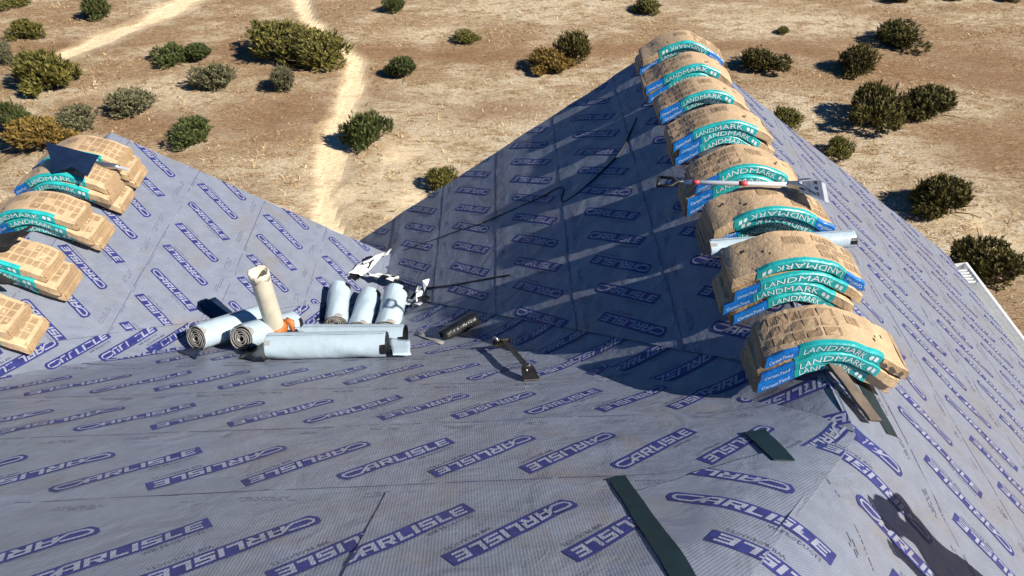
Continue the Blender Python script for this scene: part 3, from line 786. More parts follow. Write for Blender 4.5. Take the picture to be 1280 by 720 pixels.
SHR = [
 (118, 27, 46, 32, 'green', 'dark bluish green shrub above the wide sandy track'),
 (27, 50, 42, 26, 'olive', 'small olive shrub alone beside the wide sandy track'),
 (10, 9, 34, 12, 'olive', 'low olive shrub beyond the wide sandy track'),
 (40, 121, 92, 60, 'olive', 'large rounded olive shrub at the end of the wide sandy track'),
 (6, 82, 30, 34, 'grey', 'greyish shrub behind the large rounded olive shrub'),
 (212, 82, 44, 28, 'green', 'dark green shrub, half of the low pair between the two tracks'),
 (246, 80, 44, 28, 'green', 'lighter half of the low green pair between the two tracks'),
 (345, 84, 104, 46, 'olive', 'broad yellowish olive shrub touching a greener one by the narrow path'),
 (398, 94, 92, 52, 'olive', 'big green shrub right at the narrow sandy path'),
 (268, 116, 50, 38, 'grey', 'grey green shrub with a dark shadow at its foot'),
 (352, 118, 42, 34, 'grey', 'small grey shrub in front of the broad yellowish olive one'),
 (158, 148, 58, 35, 'grey', 'twiggy grey brown shrub on the brown grass'),
 (92, 168, 58, 36, 'grey', 'grey green shrub just behind the folded navy sheet'),
 (14, 166, 44, 46, 'green', 'green shrub behind the golden brown one'),
 (36, 196, 84, 46, 'gold', 'golden brown shrub beyond the left stack of bundles'),
 (237, 184, 60, 36, 'green', 'bright green shrub beyond the corner of the left gable'),
 (458, 191, 62, 56, 'green', 'round green shrub standing alone in the narrow sandy path'),
 (504, 100, 46, 35, 'green', 'small round grey green shrub east of the narrow path'),
 (492, 18, 30, 22, 'green', 'dark green shrub near the far end of the narrow path'),
 (580, 53, 38, 14, 'olive', 'very low shrub on a pale grassy hump'),
 (682, 94, 62, 32, 'gold', 'brownish shrub leaning against a taller dark one'),
 (718, 84, 52, 42, 'dark', 'taller dark shrub behind the brownish one beyond the gable peak'),
 (812, 21, 42, 20, 'olive', 'olive shrub right behind the farthest bundles'),
 (550, 243, 50, 30, 'olive', 'grassy shrub peeping over the gable edge beside the sandy path'),
 (958, 97, 62, 32, 'dark', 'low dark shrub nearest the right side of the farthest bundles'),
 (1077, 98, 58, 42, 'dark', 'upright dark shrub with a long shadow on pale grass'),
 (1130, 64, 70, 34, 'dark', 'spreading dark shrub at the brown track'),
 (1098, 167, 92, 62, 'dark', 'large dense dark shrub beside a looser one'),
 (1172, 151, 72, 46, 'dark', 'loose dark shrub touching the large dense one'),
 (983, 168, 42, 32, 'olive', 'small shrub showing just past the ridge bundles'),
 (1050, 198, 38, 28, 'olive', 'small olive shrub beside the right gable edge'),
 (1188, 281, 94, 62, 'dark', 'large spiky dark shrub close to the right gable edge'),
 (1240, 368, 92, 62, 'dark', 'dense dark shrub just outside the white gutter'),
 (980, 46, 20, 10, 'olive', 'tiny shrub in the middle of the brown track'),
 (1128, 4, 44, 14, 'dark', 'low dark shrub far beyond the brown track'),
 (1195, 4, 30, 10, 'olive', 'tiny olive shrub far beyond the brown track'),
 (1262, 2, 34, 10, 'dark', 'dark shrub far beyond the brown track at the bend'),
]
for i, (px, b, w, h, t, lab) in enumerate(SHR): shrub(px, b, w, h, t, lab, var=(i*3+i//5) % 5)
print('ground done')

# ------------------------------------------------------------------ shingle bundles draped over the ridges
class Bend:
    def __init__(s, x0, z0, ql, qr, a=.12):
        xs = np.linspace(-1.1, 1.1, 441); q = np.where(xs < 0, ql, qr)
        zs = -q*(np.sqrt(xs**2+a*a)-a); ds = np.hypot(np.diff(xs), np.diff(zs)); S = np.concatenate([[0], np.cumsum(ds)]); S -= S[220]
        tx, tz = np.gradient(xs, S), np.gradient(zs, S); l = np.hypot(tx, tz)
        s.S, s.x, s.z, s.nx, s.nz = S, xs+x0, zs+z0, -tz/l, tx/l
    def pt(s, t, h):
        f = lambda a: float(np.interp(t, s.S, a))
        nx, nz = f(s.nx), f(s.nz)
        return f(s.x)+nx*h, f(s.z)+nz*h
TH = .078; WD = .345; LN = .98
def bundle(bend, yc, layer, label, group, pside=1, ds=0, dy=0, yaw=0, flip=False, rnd=None, opened=False, seed=0, lift=0):
    r = random.Random(seed*17+layer); root = empty('shingle_bundle')
    cx, cz = bend.pt(ds, 0); root.location = (cx, yc, cz)
    cyaw, syaw = math.cos(yaw), math.sin(yaw); h0 = .012+layer*TH+lift
    ph = [r.uniform(0, 6.28) for _ in range(6)]
    def at(s, y, h):
        """s along the bundle, y across (front is -), h above its underside -> local point"""
        wob = .006*math.sin(9*s+ph[0])*math.sin(14*y+ph[1])+.0035*math.sin(23*s+ph[2]+9*h)+.003*math.sin(41*s+ph[4])*math.sin(30*y+ph[5])
        sag = .0
        rr = 1+.10*layer
        x, z = bend.pt(s*(1-1.22*(h0+h))+ds, h0+h+wob)
        lx, ly, lz = x-cx, y+.003*math.sin(11*s+ph[3]+25*h), z-cz
        return Vector((lx*cyaw-ly*syaw, lx*syaw+ly*cyaw+dy, lz))
    hw = WD/2; T = TH-.010; NS = 26
    sec = [(-hw+.004, 0), (0, -.0), (hw-.004, 0), (hw, .004), (hw, T-.006), (hw-.006, T), (.09, T+.002), (0, T+.003), (-.09, T+.002), (-hw+.006, T), (-hw, T-.006), (-hw, .004)]
    V, F, MI = [], [], []; n = len(sec)
    for i in range(NS+1):
        s = -LN/2+LN*i/NS
        e = min(i, NS-i); k = (.96 if e == 0 else 1.0)
        for y, h in sec: V.append(at(s, y*(1-.02*(e == 0)), T/2+(h-T/2)*k))
    for i in range(NS):
        for j in range(n): F.append((i*n+j, i*n+(j+1) % n, (i+1)*n+(j+1) % n, (i+1)*n+j)); MI.append(0)
    F.append(tuple(range(n))[::-1]); MI.append(1); F.append(tuple(NS*n+j for j in range(n))); MI.append(1)
    wrap = mesh('paper_wrapper', V, F, [M_kraft, M_kend], root, MI, smooth=True); wrap.data.set_sharp_from_angle(angle=.55)
    sg = -1 if flip else 1
    def on_front(s0, s1, name, mat, h_lo=.006, over=.03, e=.0035, ns=10):
        v, f = [], []
        prof = [(-hw-e, h_lo), (-hw-e, T-.005), (-hw+.005, T+e), (-hw+.005+over, T+e+.0012)]
        for i in range(ns+1):
            s = s0+(s1-s0)*i/ns
            for y, h in prof: v.append(at(s, y, h))
        for i in range(ns):
            for j in range(3): f.append((i*4+j, i*4+j+1, i*4+j+5, i*4+j+4))
        o = mesh(name, v, f, mat, root, smooth=True); o.data.set_sharp_from_angle(angle=.55); return o
    jt = r.uniform(-.02, .02); a, b = (-.485, -.245+jt); c, d = (-.24+jt, .27+r.uniform(-.03, .03))
    if opened: d = .20
    if flip: a, b, c, d = -b, -a, -d, -c
    bl = on_front(a, b, 'blue_label', M_blue, over=.012, ns=6); tl = on_front(c, d, 'teal_label', M_teal, over=.028 if layer else .02, ns=12)
    def write(txt, s0, s1, hc, size, parent, rot):
        tv, tf = text_faces(txt, 1, 2); xs = [p[0] for p in tv]; w = max(xs)-min(xs); x0 = min(xs); k = (s1-s0)/w
        v = []
        for x, y in tv:
            u = (x-x0)*k; hh = (y-.35)*size
            if rot: s, h = s1-u, hc-hh
            else: s, h = s0+u, hc+hh
            v.append(at(s, -hw-.0052, h))
        mesh('lettering', v, tf, M_lbl, parent)
    write('LANDMARK', c+.03+(.10 if flip else 0), d-.03-(0 if flip else .11), T*.48, .062, tl, flip)
    write('CertainTeed', a+.03, b-.03, T*.48, .034, bl, flip)
    # small logos on the teal band: a square and a disc
    e0 = (c+.055 if flip else d-.055)
    v = [at(e0+x, -hw-.005, T*.48+y) for x, y in ((-.014, -.016), (.014, -.016), (.014, .016), (-.014, .016))]
    mesh('label_mark', v, [(0, 1, 2, 3)], M_lbl, tl)
    e1 = e0+(-.04 if not flip else .04)
    v = [at(e1+.015*math.cos(t*.6283), -hw-.005, T*.48+.017*math.sin(t*.6283)) for t in range(10)]
    mesh('label_mark', v, [tuple(range(10))], M_lbl, tl)
    # pictures and squares printed on the top
    v, f, mi = [], [], []
    def q(s0, s1, y0, y1, m):
        k = max(1, int((s1-s0)/.05))
        for i in range(k):
            o = len(v); sa, sb = s0+(s1-s0)*i/k, s0+(s1-s0)*(i+1)/k
            v.extend([at(sa, y0, T+.0042), at(sb, y0, T+.0042), at(sb, y1, T+.0042), at(sa, y1, T+.0042)]); f.append((o, o+1, o+2, o+3)); mi.append(m)
    sg *= pside
    for i in range(6):
        for j in range(3):
            s0 = -.46+i*.068; y0 = -.105+j*.085
            if r.random() < .93: q(min(sg*s0, sg*(s0+.056)), max(sg*s0, sg*(s0+.056)), y0, y0+.068, 0)
    for k in range(2):
        s0 = .14+k*.16; q(min(sg*s0, sg*(s0+.022)), max(sg*s0, sg*(s0+.022)), -.06+.1*k, -.035+.1*k, 1); q(min(sg*(s0+.03), sg*(s0+.045)), max(sg*(s0+.03), sg*(s0+.045)), -.02+.05*k, .0+.05*k, 1)
    for k in range(3):
        s0 = -.02+k*.03; q(min(sg*s0, sg*(s0+.024)), max(sg*s0, sg*(s0+.024)), .02, .10, 0)
    tp = mesh('top_print', v, f, [M_kprint, M_blackink], root, mi); tp['kind'] = 'stuff'
    tag(root, label, 'shingle bundle', group)
    for e in (-1, 1):
        parts = []
        for i in range(5):
            h_ = .005+i*.0135; s0, s1 = e*.46, e*(LN/2+r.uniform(.002, .022)+(.02 if opened and e > 0 else 0)); yy = hw-.010-r.uniform(0, .008)
            vv = [at(s_, y_, h_+q_) for s_ in (s0, s1) for y_ in (-yy, yy) for q_ in (0, .0095)]
            parts.append((vv, [(0, 1, 3, 2), (4, 6, 7, 5), (0, 4, 5, 1), (2, 3, 7, 6), (0, 2, 6, 4), (1, 5, 7, 3)]))
        o = mesh('shingle_edges', *merge(*parts), M_kend if r.random() < .6 else M_kprint, root); o['kind'] = 'stuff'
    if opened:
        v, f = [], []
        for i in range(9):
            s_ = .20+.29*i/8
            for y_, h_ in ((-hw-.005, T*.98), (-hw-.012-.005*math.sin(i*1.7), T*.55+.012*math.sin(i*2.3))): v.append(at(s_, y_, h_))
        for i in range(8): f.append((i*2, i*2+1, i*2+3, i*2+2))
        mesh('torn_flap', v, f, M_kend, root, smooth=True)
    return root
BR = Bend(XR, ZR-.012, Q, QE)
BL = Bend(XLR, ZLR+.012, LP, LP)
ORD = ['lowest', 'second', 'third', 'fourth', 'fifth']
def stack(bend, yf, n, where, group, flips=(), pside=None, ds0=0, seed=0, opened=False, dys=None, step=0):
    """yf: y of the front face"""
    r = random.Random(seed)
    for k in range(n):
        lab = ('single' if n == 1 else ('topmost' if k == n-1 else 'bottom' if k == 0 else 'middle' if n == 3 else ('lower middle' if k == 1 else 'upper middle')))+' kraft-wrapped shingle bundle '+where
        bundle(bend, yf+WD/2, k, lab, group, pside=(-1 if group == GLB else 1), ds=ds0+step*(n-1-k)+r.uniform(-.035, .035), dy=(dys[k] if dys else r.uniform(-.022, .022)), yaw=r.uniform(-.045, .045), flip=(k in flips), seed=seed, opened=opened and k == n-1)
GR = 'shingle bundles along the right ridge'; GLB = 'shingle bundles along the left ridge'
stack(BR, 3.02, 3, 'in the stack beside the bare ridge board', GR, ds0=.06, seed=1, opened=True)
stack(BR, 3.66, 4, 'in the stack just before the pale blue roll', GR, flips=(3,), ds0=.0, seed=2, dys=[.0, .01, .02, .05])
stack(BR, 4.30, 4, 'in the stack between the pale blue roll and the shovel', GR, flips=(2, 3), ds0=.04, seed=3, dys=[.12, .10, .03, .0])
stack(BR, 4.98, 3, 'in the stack under the shovel shaft', GR, ds0=-.01, seed=4)
stack(BR, 5.72, 3, 'in the first stack beyond the shovel', GR, ds0=.0, seed=5)
stack(BR, 6.47, 2, 'in the second stack beyond the shovel', GR, ds0=.0, seed=6)
stack(BR, 7.02, 2, 'in the stack next to the gable peak pair', GR, ds0=-.03, seed=7)
stack(BR, 7.62, 2, 'at the very peak of the right gable', GR, flips=(1,), ds0=-.01, seed=8)
stack(BL, 6.42, 3, 'under the grey hand tool at the peak of the left gable', GLB, ds0=.0, seed=11, step=0.03)
stack(BL, 6.00, 3, 'holding the folded navy sheet', GLB, ds0=.02, seed=12, step=0.03)
stack(BL, 5.42, 3, 'with wide teal side, next to the black jacket', GLB, ds0=.0, seed=13, step=0.06)
stack(BL, 4.72, 3, 'partly under the black jacket', GLB, ds0=.0, seed=14, step=0.06)
stack(BL, 4.12, 2, 'beyond the black jacket on the left ridge', GLB, ds0=.0, seed=15, step=0.05)

# ------------------------------------------------------------------ rolls of film-backed membrane
def roll(a, b, rad, label, group=None, spiral=True, sagr=0):
    """lying roll from a to b (axis points)"""
    a, b = Vector(a), Vector(b); L = (b-a).length; root = empty('membrane_roll', (a+b)/2); d, s, u = frame(b-a)
    c0 = (a+b)/2
    V, F = [], []; n = 28; m = 10
    for i in range(m+1):
        t = -L/2+L*i/m
        for k in range(n):
            w = 2*math.pi*k/n; rr = rad*(1+.028*math.sin(3*w+i*.9)+.018*math.sin(5*w+1.7*i)-.05*max(0, math.sin(2*w+i*.8+L*9))**6+(.0 if 0 < i < m else -.03))
            fl = .93 if math.sin(w) < -.6 else 1
            V.append(d*t+s*(rr*math.cos(w))+u*(rr*math.sin(w)*fl))
    for i in range(m):
        for k in range(n): F.append((i*n+k, i*n+(k+1) % n, (i+1)*n+(k+1) % n, (i+1)*n+k))
    mesh('film_face', V, F, M_film, root, smooth=True)
    for e in (-1, 1):
        v, f = [], []; N = 120; turns = 4.5; th = rad*.055
        for i in range(N+1):
            w = turns*2*math.pi*i/N; rr = rad*(.98-.78*i/N)*(1+.05*math.sin(2.3*w+e))
            for q_, z_ in ((rr, 0), (rr-th, 0), (rr-th, -.05), (rr, -.05)):
                v.append(d*(e*(L/2+.004+z_))+s*(q_*math.cos(w))+u*(q_*math.sin(w)*.97))
        for i in range(N):
            for j in range(4): f.append((i*4+j, i*4+(j+1) % 4, i*4+4+(j+1) % 4, i*4+4+j))
        mesh('coiled_end', v, f, M_core if e < 0 else M_bitumen, root)
        v = [d*(e*(L/2-.045))+s*(rad*.97*math.cos(t*.2618))+u*(rad*.95*math.sin(t*.2618)) for t in range(24)]
        mesh('dark_layers', v, [tuple(range(24))], M_bitumen, root)
    # loose outer edge of the film
    v, f = [], []
    for i in range(13):
        t = -L/2+.01+(L-.02)*i/12
        for j, w in enumerate((2.2, 2.0, 1.8, 1.62)):
            rr = rad*(1.012+.03*j/3+.008*math.sin(i)); v.append(d*t+s*(rr*math.cos(w))+u*(rr*math.sin(w)))
    for i in range(12):
        for j in range(3): f.append((i*4+j, i*4+j+1, i*4+j+5, i*4+j+4))
    mesh('film_edge', v, f, M_film, root, smooth=True)
    tag(root, label, 'roll', group); return root
def onM(x, y, h=0): p = PM.P(x, -y*kM); return p+PM.n*(h+.01)
def onL(x, y, h=0): p = PL.P(y, -x*kL); return p+PL.n*(h+.015)
def onW(x, y, h=0): p = PW.P(y, x*kW); return p+PW.n*(h+.015)
RG = 'rolls of film-backed membrane by the vent pipe'
roll(onM(-2.06, 4.33, .115), onM(-1.06, 4.33, .115), .115, 'long pale blue roll lying in front, right of the vent pipe', RG)
roll(onM(-1.88, 4.68, .115), onM(-.95, 4.60, .115), .11, 'long pale blue roll lying behind the front one, beside the black scraps', RG)
roll(onM(-2.82, 4.62, .13), onL(-2.55, 5.32, .13), .125, 'pale blue roll left of the vent pipe with a dark pointed scrap', RG)
roll(onM(-2.40, 4.58, .13), onM(-2.16, 5.18, .13), .125, 'short roll with a coiled grey end leaning at the vent pipe', RG)
zf = ZV
roll(onL(-1.93, 5.62, .13), onL(-1.97, 6.16, .125), .12, 'leftmost of three parallel pale blue rolls in the valley', RG)
roll((-1.62, 5.58, zf+.33), (-1.60, 6.24, zf+.24), .125, 'middle one of three parallel pale blue rolls in the valley', RG)
roll(onW(-1.24, 5.62, .14), onW(-1.20, 6.20, .13), .135, 'right-hand one of three parallel pale blue rolls in the valley', RG)
roll((XR-.50, 4.13, ZR+.09), (XR+.55, 4.20, ZR+.10), .065, 'pale blue roll laid across the ridge between two bundle stacks')

# flat film flap beside the long rolls
def sheet_thing(name, pts, mat, label, cat, thick=.003, sub=6, crump=0, seed=0, mats2=None):
    """bilinear patch from 4 corners, crumpled"""
    r = random.Random(seed); a, b, c, d = (Vector(p) for p in pts); V, F = [], []
    org = (a+b+c+d)/4
    for i in range(sub+1):
        for j in range(sub+1):
            s, t = i/sub, j/sub; p = (a*(1-s)+b*s)*(1-t)+(d*(1-s)+c*s)*t
            V.append(p-org+Vector((r.gauss(0, 1), r.gauss(0, 1), abs(r.gauss(0, 1))))*crump)
    for i in range(sub):
        for j in range(sub): o = i*(sub+1)+j; F.append((o, o+1, o+sub+2, o+sub+1))
    o = mesh(name, V, F, mat, None, smooth=crump < .02, loc=org)
    m = o.modifiers.new('solid', 'SOLIDIFY'); m.thickness = thick; m.offset = 1
    if mats2:
        o.data.materials.append(mats2)
        for p in o.data.polygons:
            if r.random() < .45: p.material_index = 1
    tag(o, label, cat); return o
def pxM(px, py, h=.012): return PM.hit(px, py)+PM.n*h
def pxL(px, py, h=.02): return PL.hit(px, py)+PL.n*h
def pxW(px, py, h=.02): return PW.hit(px, py)+PW.n*h
sheet_thing('film_flap', [onM(-1.08, 4.52, .12), onM(-.90, 4.52, .10), onM(-.86, 4.30, .02), onM(-1.0, 4.26, .03)], M_film, 'loose pale flap of film at the right end of the long rolls', 'film scrap', crump=.004, seed=1)
sheet_thing('membrane_scrap', [pxL(245, 382, .03), pxL(268, 374, .03), pxL(300, 402, .03), pxL(276, 412, .03)], M_navy, 'dark blue strip scrap lying on the left slope behind the pipe', 'scrap', crump=.003, seed=2)
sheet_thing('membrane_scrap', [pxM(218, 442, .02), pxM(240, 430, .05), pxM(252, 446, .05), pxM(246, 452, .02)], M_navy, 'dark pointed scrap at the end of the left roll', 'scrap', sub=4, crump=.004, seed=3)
sheet_thing('membrane_scrap', [pxM(300, 452, .02), pxM(318, 430, .07), pxM(336, 436, .06), pxM(334, 456, .02)], M_bitumen, 'crumpled black scrap between coiled roll and long roll', 'scrap', sub=5, crump=.012, seed=4)
sheet_thing('membrane_scrap', [pxL(392, 404, .04), pxL(412, 374, .05), pxL(426, 372, .06), pxL(418, 404, .05)], M_navy, 'navy sheet laid in as the roll shadow left of the three parallel rolls', 'scrap', crump=.004, seed=5)  # dark sheet imitating the shadow cast by the roll, not a real scrap
sheet_thing('film_scrap', [pxL(432, 345, .05), pxL(466, 326, .10), pxL(486, 320, .12), pxL(452, 352, .08)], M_whitefilm, 'crumpled white film scrap standing up near the valley end', 'film scrap', sub=5, crump=.013, seed=6)
sheet_thing('membrane_scrap', [pxL(434, 350, .02), pxL(458, 328, .09), pxL(468, 330, .09), pxL(446, 353, .04)], M_bitumen, 'black backing of the crumpled scrap near the valley end', 'scrap', sub=5, crump=.02, seed=7)
sheet_thing('film_scrap', [pxL(446, 352, .12), pxL(468, 351, .12), pxL(508, 364, .20), pxL(488, 370, .22)], M_whitefilm, 'twisted pale film lying across the tops of the three rolls', 'film scrap', sub=7, crump=.018, seed=8, mats2=M_bitumen)
sheet_thing('membrane_scrap', [pxW(508, 386, .03), pxW(528, 366, .10), pxW(546, 356, .08), pxW(530, 384, .03)], M_bitumen, 'crumpled black and white scrap right of the three rolls', 'scrap', sub=7, crump=.024, seed=9, mats2=M_whitefilm)
# black half-rolled strip
v, f = [], []
A, B = pxM(553, 426, .03), pxW(600, 404, .05); d, s, u = frame(B-A)
for i in range(9):
    p = A+(B-A)*(i/8)
    for j in range(12): w = -.6+j*.42; rr = .05+.008*j*(i/8+.3)/2; v.append(p+s*(rr*math.cos(w))+u*(rr*math.sin(w)+.01))
for i in range(8):
    for j in range(11): f.append((i*12+j, i*12+j+1, i*12+j+13, i*12+j+12))
o = mesh('membrane_scrap', [x-A for x in v], f, M_bitumen, None, smooth=True, loc=A); m = o.modifiers.new('solid', 'SOLIDIFY'); m.thickness = .005
tag(o, 'black half-rolled strip lying in the valley near the pry tool', 'scrap')
sheet_thing('film_scrap', [pxM(518, 420, .015), pxM(522, 417, .015), pxM(556, 430, .015), pxM(552, 433, .015)], M_core, 'thin pale strip beside the black half-rolled scrap', 'film scrap', sub=4, crump=.002, seed=12)
sheet_thing('membrane_scrap', [onM(-1.72, 5.02, .13), onM(-1.38, 5.02, .13), onM(-1.38, 5.14, .12), onM(-1.74, 5.12, .11)], M_bitumen, 'black scrap between the long rolls and the three parallel rolls', 'scrap', sub=5, crump=.008, seed=13, mats2=M_core)
sheet_thing('film_scrap', [onM(-2.05, 4.86, .16), onM(-1.86, 4.84, .15), onM(-1.80, 5.0, .12), onM(-2.02, 5.02, .13)], M_film, 'small pale film piece right behind the vent pipe collar', 'film scrap', sub=4, crump=.004, seed=14)

# ------------------------------------------------------------------ vent pipe
base = onM(-2.20, 4.95, 0); pipe = empty('vent_pipe', base)
PH = .87; pr_ = .086
V, F = [], []; n = 28
prof = [(0, -.12), (0, .1), (0, .45), (0, PH-.12), (.001, PH-.05), (.006, PH)]
for i, (e, z) in enumerate(prof):
    for k in range(n):
        w = 2*math.pi*k/n; jag = (.006*math.sin(5*w)+.005*math.sin(11*w+1)) if i == len(prof)-1 else 0
        V.append(Vector(((pr_+e)*math.cos(w), (pr_+e)*math.sin(w), z+jag)))
for k in range(n):
    w = 2*math.pi*k/n; V.append(V[(len(prof)-1)*n+k]*1.0); V[-1] = Vector(((pr_-.010)*math.cos(w), (pr_-.010)*math.sin(w), V[(len(prof)-1)*n+k].z-.002))
for k in range(n): w = 2*math.pi*k/n; V.append(Vector(((pr_-.012)*math.cos(w), (pr_-.012)*math.sin(w), .2)))
for i in range(len(prof)+1):
    for k in range(n): F.append((i*n+k, i*n+(k+1) % n, (i+1)*n+(k+1) % n, (i+1)*n+k))
F.append(tuple((len(prof)+1)*n+k for k in range(n)))
mesh('pipe', V, F, M_pvc, pipe, smooth=True)
V, F = [], []
for (rr, z) in ((pr_+.001, .22), (pr_+.012, .225), (pr_+.022, .21), (pr_+.024, .15), (pr_+.012, .135), (pr_+.001, .13)):
    for k in range(n): w = 2*math.pi*k/n; V.append(Vector((rr*(1+.015*math.sin(3*w))*math.cos(w), rr*math.sin(w), z+.02*math.cos(w)+.006*math.sin(4*w))))
for i in range(5):
    for k in range(n): F.append((i*n+k, i*n+(k+1) % n, (i+1)*n+(k+1) % n, (i+1)*n+k))
mesh('rubber_collar', V, F, M_orange, pipe, smooth=True)
v, f = tube([(pr_+.01, .05, .24), (pr_+.06, .03, .23), (pr_+.065, .0, .15)], [.03, .034, .02], 10)
mesh('collar_lug', v, f, M_orange, pipe, smooth=True)
v, f = [], []
for i in range(10):
    a = -1.9+.25*i
    for z, e in ((PH-.015, .0065), (PH-.05-.01*math.sin(i*1.7), .004), (PH-.07-.02*math.sin(i*1.1+1), .005)):
        v.append(((pr_+e)*math.cos(a), (pr_+e)*math.sin(a), z+.01))
for i in range(9):
    for j in range(2): f.append((i*3+j, i*3+j+1, i*3+j+4, i*3+j+3))
o = mesh('peeling_tape', v, f, M_pvc, pipe, smooth=True); sm = o.modifiers.new('solid', 'SOLIDIFY'); sm.thickness = .002
tag(pipe, 'leaning cream plastic vent pipe with orange rubber collar and torn top', 'vent pipe')

# ------------------------------------------------------------------ cord lying over the shaded slope
def cord(pix, pl, rad, label, name='cord', seed=0):
    pts = [pl.hit(*p)+pl.n*(.022) for p in pix]
    # Catmull-Rom
    P = []
    for i in range(len(pts)-1):
        p0, p1, p2, p3 = pts[max(0, i-1)], pts[i], pts[i+1], pts[min(len(pts)-1, i+2)]
        for k in range(6):
            t = k/6; P.append(.5*((2*p1)+(p2-p0)*t+(2*p0-5*p1+4*p2-p3)*t*t+(3*p1-p0-p2*1.0*1-p1*0+p3-p2*2)*t**3) if False else p1.lerp(p2, t)*.0+(2*p1+(p2-p0)*t+(2*p0-5*p1+4*p2-p3)*t*t+(-p0+3*p1-3*p2+p3)*t**3)*.5)
    P.append(pts[-1]); o0 = P[0].copy()
    v, f = tube([p-o0 for p in P], rad, 6); o = mesh(name, v, f, M_cord, None, smooth=True, loc=o0); tag(o, label, 'cord'); return o
cord([(797, 150), (790, 165), (778, 190), (755, 215), (725, 242), (704, 254), (706, 238), (698, 237), (680, 247), (640, 265), (605, 280)], PW, .009, 'black cord running down the shaded slope with a kink')
cord([(640, 345), (600, 352), (565, 358), (535, 361), (515, 358), (500, 352), (485, 350)], PW, .008, 'thin black cord near the three rolls')
cord([(604, 281), (580, 288), (555, 297), (528, 307), (500, 316), (488, 320)], PW, .006, 'thin faded cord reaching the end of the valley')

# ------------------------------------------------------------------ pry tool on the near slope
A = pxM(628, 441, .05); B = pxM(664, 478, .03); root = empty('pry_tool', (A+B)/2); c0 = (A+B)/2
d = (B-A).normalized(); nrm = PM.n; s = d.cross(nrm).normalized(); u = s.cross(d).normalized(); L = (B-A).length
def loc(a, b, c): return d*a+s*b+u*c
def bar(pts, w, t):
    """flat bar through (a, c) points"""
    v, f = [], []
    for i, (a, c, ww) in enumerate(pts):
        for b_, c_ in ((-ww, 0), (ww, 0), (ww, t), (-ww, t)): v.append(loc(a, b_, c+c_))
    for i in range(len(pts)-1):
        for j in range(4): f.append((i*4+j, i*4+(j+1) % 4, i*4+4+(j+1) % 4, i*4+4+j))
    f.append((3, 2, 1, 0)); k = (len(pts)-1)*4; f.append((k, k+1, k+2, k+3)); return v, f
bevel_obj(mesh('shaft', *bar([(-L*.46, .06, .018), (-L*.1, .056, .019), (L*.40, .045, .019)], 0, .024), M_darksteel, root))
bevel_obj(mesh('foot_blade', *bar([(L*.33, .058, .022), (L*.40, .045, .050), (L*.50, -.01, .062), (L*.52, -.018, .062)], 0, .016), M_darksteel, root))
bevel_obj(mesh('claw_head', *bar([(-L*.40, .078, .03), (-L*.47, .07, .075), (-L*.53, .04, .08), (-L*.55, -.015, .06)], 0, .016), M_darksteel, root))
v, f = tube([loc(-L*.40, .05, .08), loc(-L*.41, .085, .115), loc(-L*.43, .10, .10)], [.014, .011, .006], 7); mesh('claw_spike', v, f, M_steel, root, smooth=True)
for k in (0, 1):
    v, f = tube([loc(L*(.38+.05*k), -.015+.03*k, .055-.02*k), loc(L*(.38+.05*k), -.015+.03*k, .072-.02*k)], .010, 8); mesh('bolt', v, f, M_steel, root)
v, f = bar([(L*.515, -.02, .063), (L*.545, -.030, .063)], 0, .007); mesh('blade_edge', v, f, M_steel, root)
tag(root, 'dark steel roofing pry tool with clawed head and flat foot', 'pry bar')

# ------------------------------------------------------------------ roofing shovel lying on the stacks
yS = 4.86; zt = ZR+.012+4*TH+.035
P0 = Vector((XR-.80, yS+.10, ZR+.13)); P1 = Vector((XR+.34, yS-.02, ZR+.335))
def place(px, py, y):  # point of the sight line at depth y, used once to find the tool's ends
    r = ray(px, py); return r*(y/r.y)
P0 = place(828, 227, 4.72); P1 = place(1002, 231, 4.50)
print('shovel', P0, P1, ZR)
root = empty('roofing_shovel', P0.lerp(P1, .5)); c0 = P0.lerp(P1, .5); d, s, u = frame(P1-P0); L = (P1-P0).length
def lc(a, b, c): return d*a+s*b+u*c
v, f = tube([lc(-L/2+.13, 0, 0), lc(-L*.1, 0, 0), lc(L/2, 0, 0)], [.0165, .0165, .018], 12); mesh('shaft', v, f, M_silver, root, smooth=True)
for a, w in ((-L/2+.22, .05), (L*.06, .06)):
    v, f = tube([lc(a, 0, 0), lc(a+w, 0, 0)], .0182, 12); mesh('red_band', v, f, M_red, root, smooth=True)
a0 = -L/2
parts = [tube([lc(a0+.16, 0, 0), lc(a0+.11, .0, 0), lc(a0+.07, .055, 0), lc(a0-.03, .062, 0)], [.018, .018, .013, .012], 8),
         tube([lc(a0+.11, .0, 0), lc(a0+.07, -.055, 0), lc(a0-.03, -.062, 0)], [.018, .013, .012], 8), tube([lc(a0-.03, -.066, 0), lc(a0-.03, .066, 0)], .014, 8)]
mesh('grip', *merge(*parts), M_blackpl, root, smooth=True)
e0 = L/2
def plate(sec, t):
    v, f = [], []
    for a, b, c in sec:
        for b_, c_ in ((-b, 0), (b, 0), (b, t), (-b, t)): v.append(lc(a, b_, c+c_))
    for i in range(len(sec)-1):
        for j in range(4): f.append((i*4+j, i*4+(j+1) % 4, i*4+4+(j+1) % 4, i*4+4+j))
    k = (len(sec)-1)*4; f += [(3, 2, 1, 0), (k, k+1, k+2, k+3)]; return v, f
bevel_obj(mesh('socket', *plate([(e0-.10, .018, -.02), (e0-.02, .030, -.022), (e0+.02, .075, -.03)], .04), M_steel, root), .003)
bevel_obj(mesh('blade', *plate([(e0-.02, .085, -.01), (e0+.06, .115, -.02), (e0+.15, .125, -.055), (e0+.155, .125, -.060)], .010), M_steel, root), .002)
mesh('blade_edge', *plate([(e0+.154, .128, -.066), (e0+.185, .128, -.080)], .013), M_silver, root)
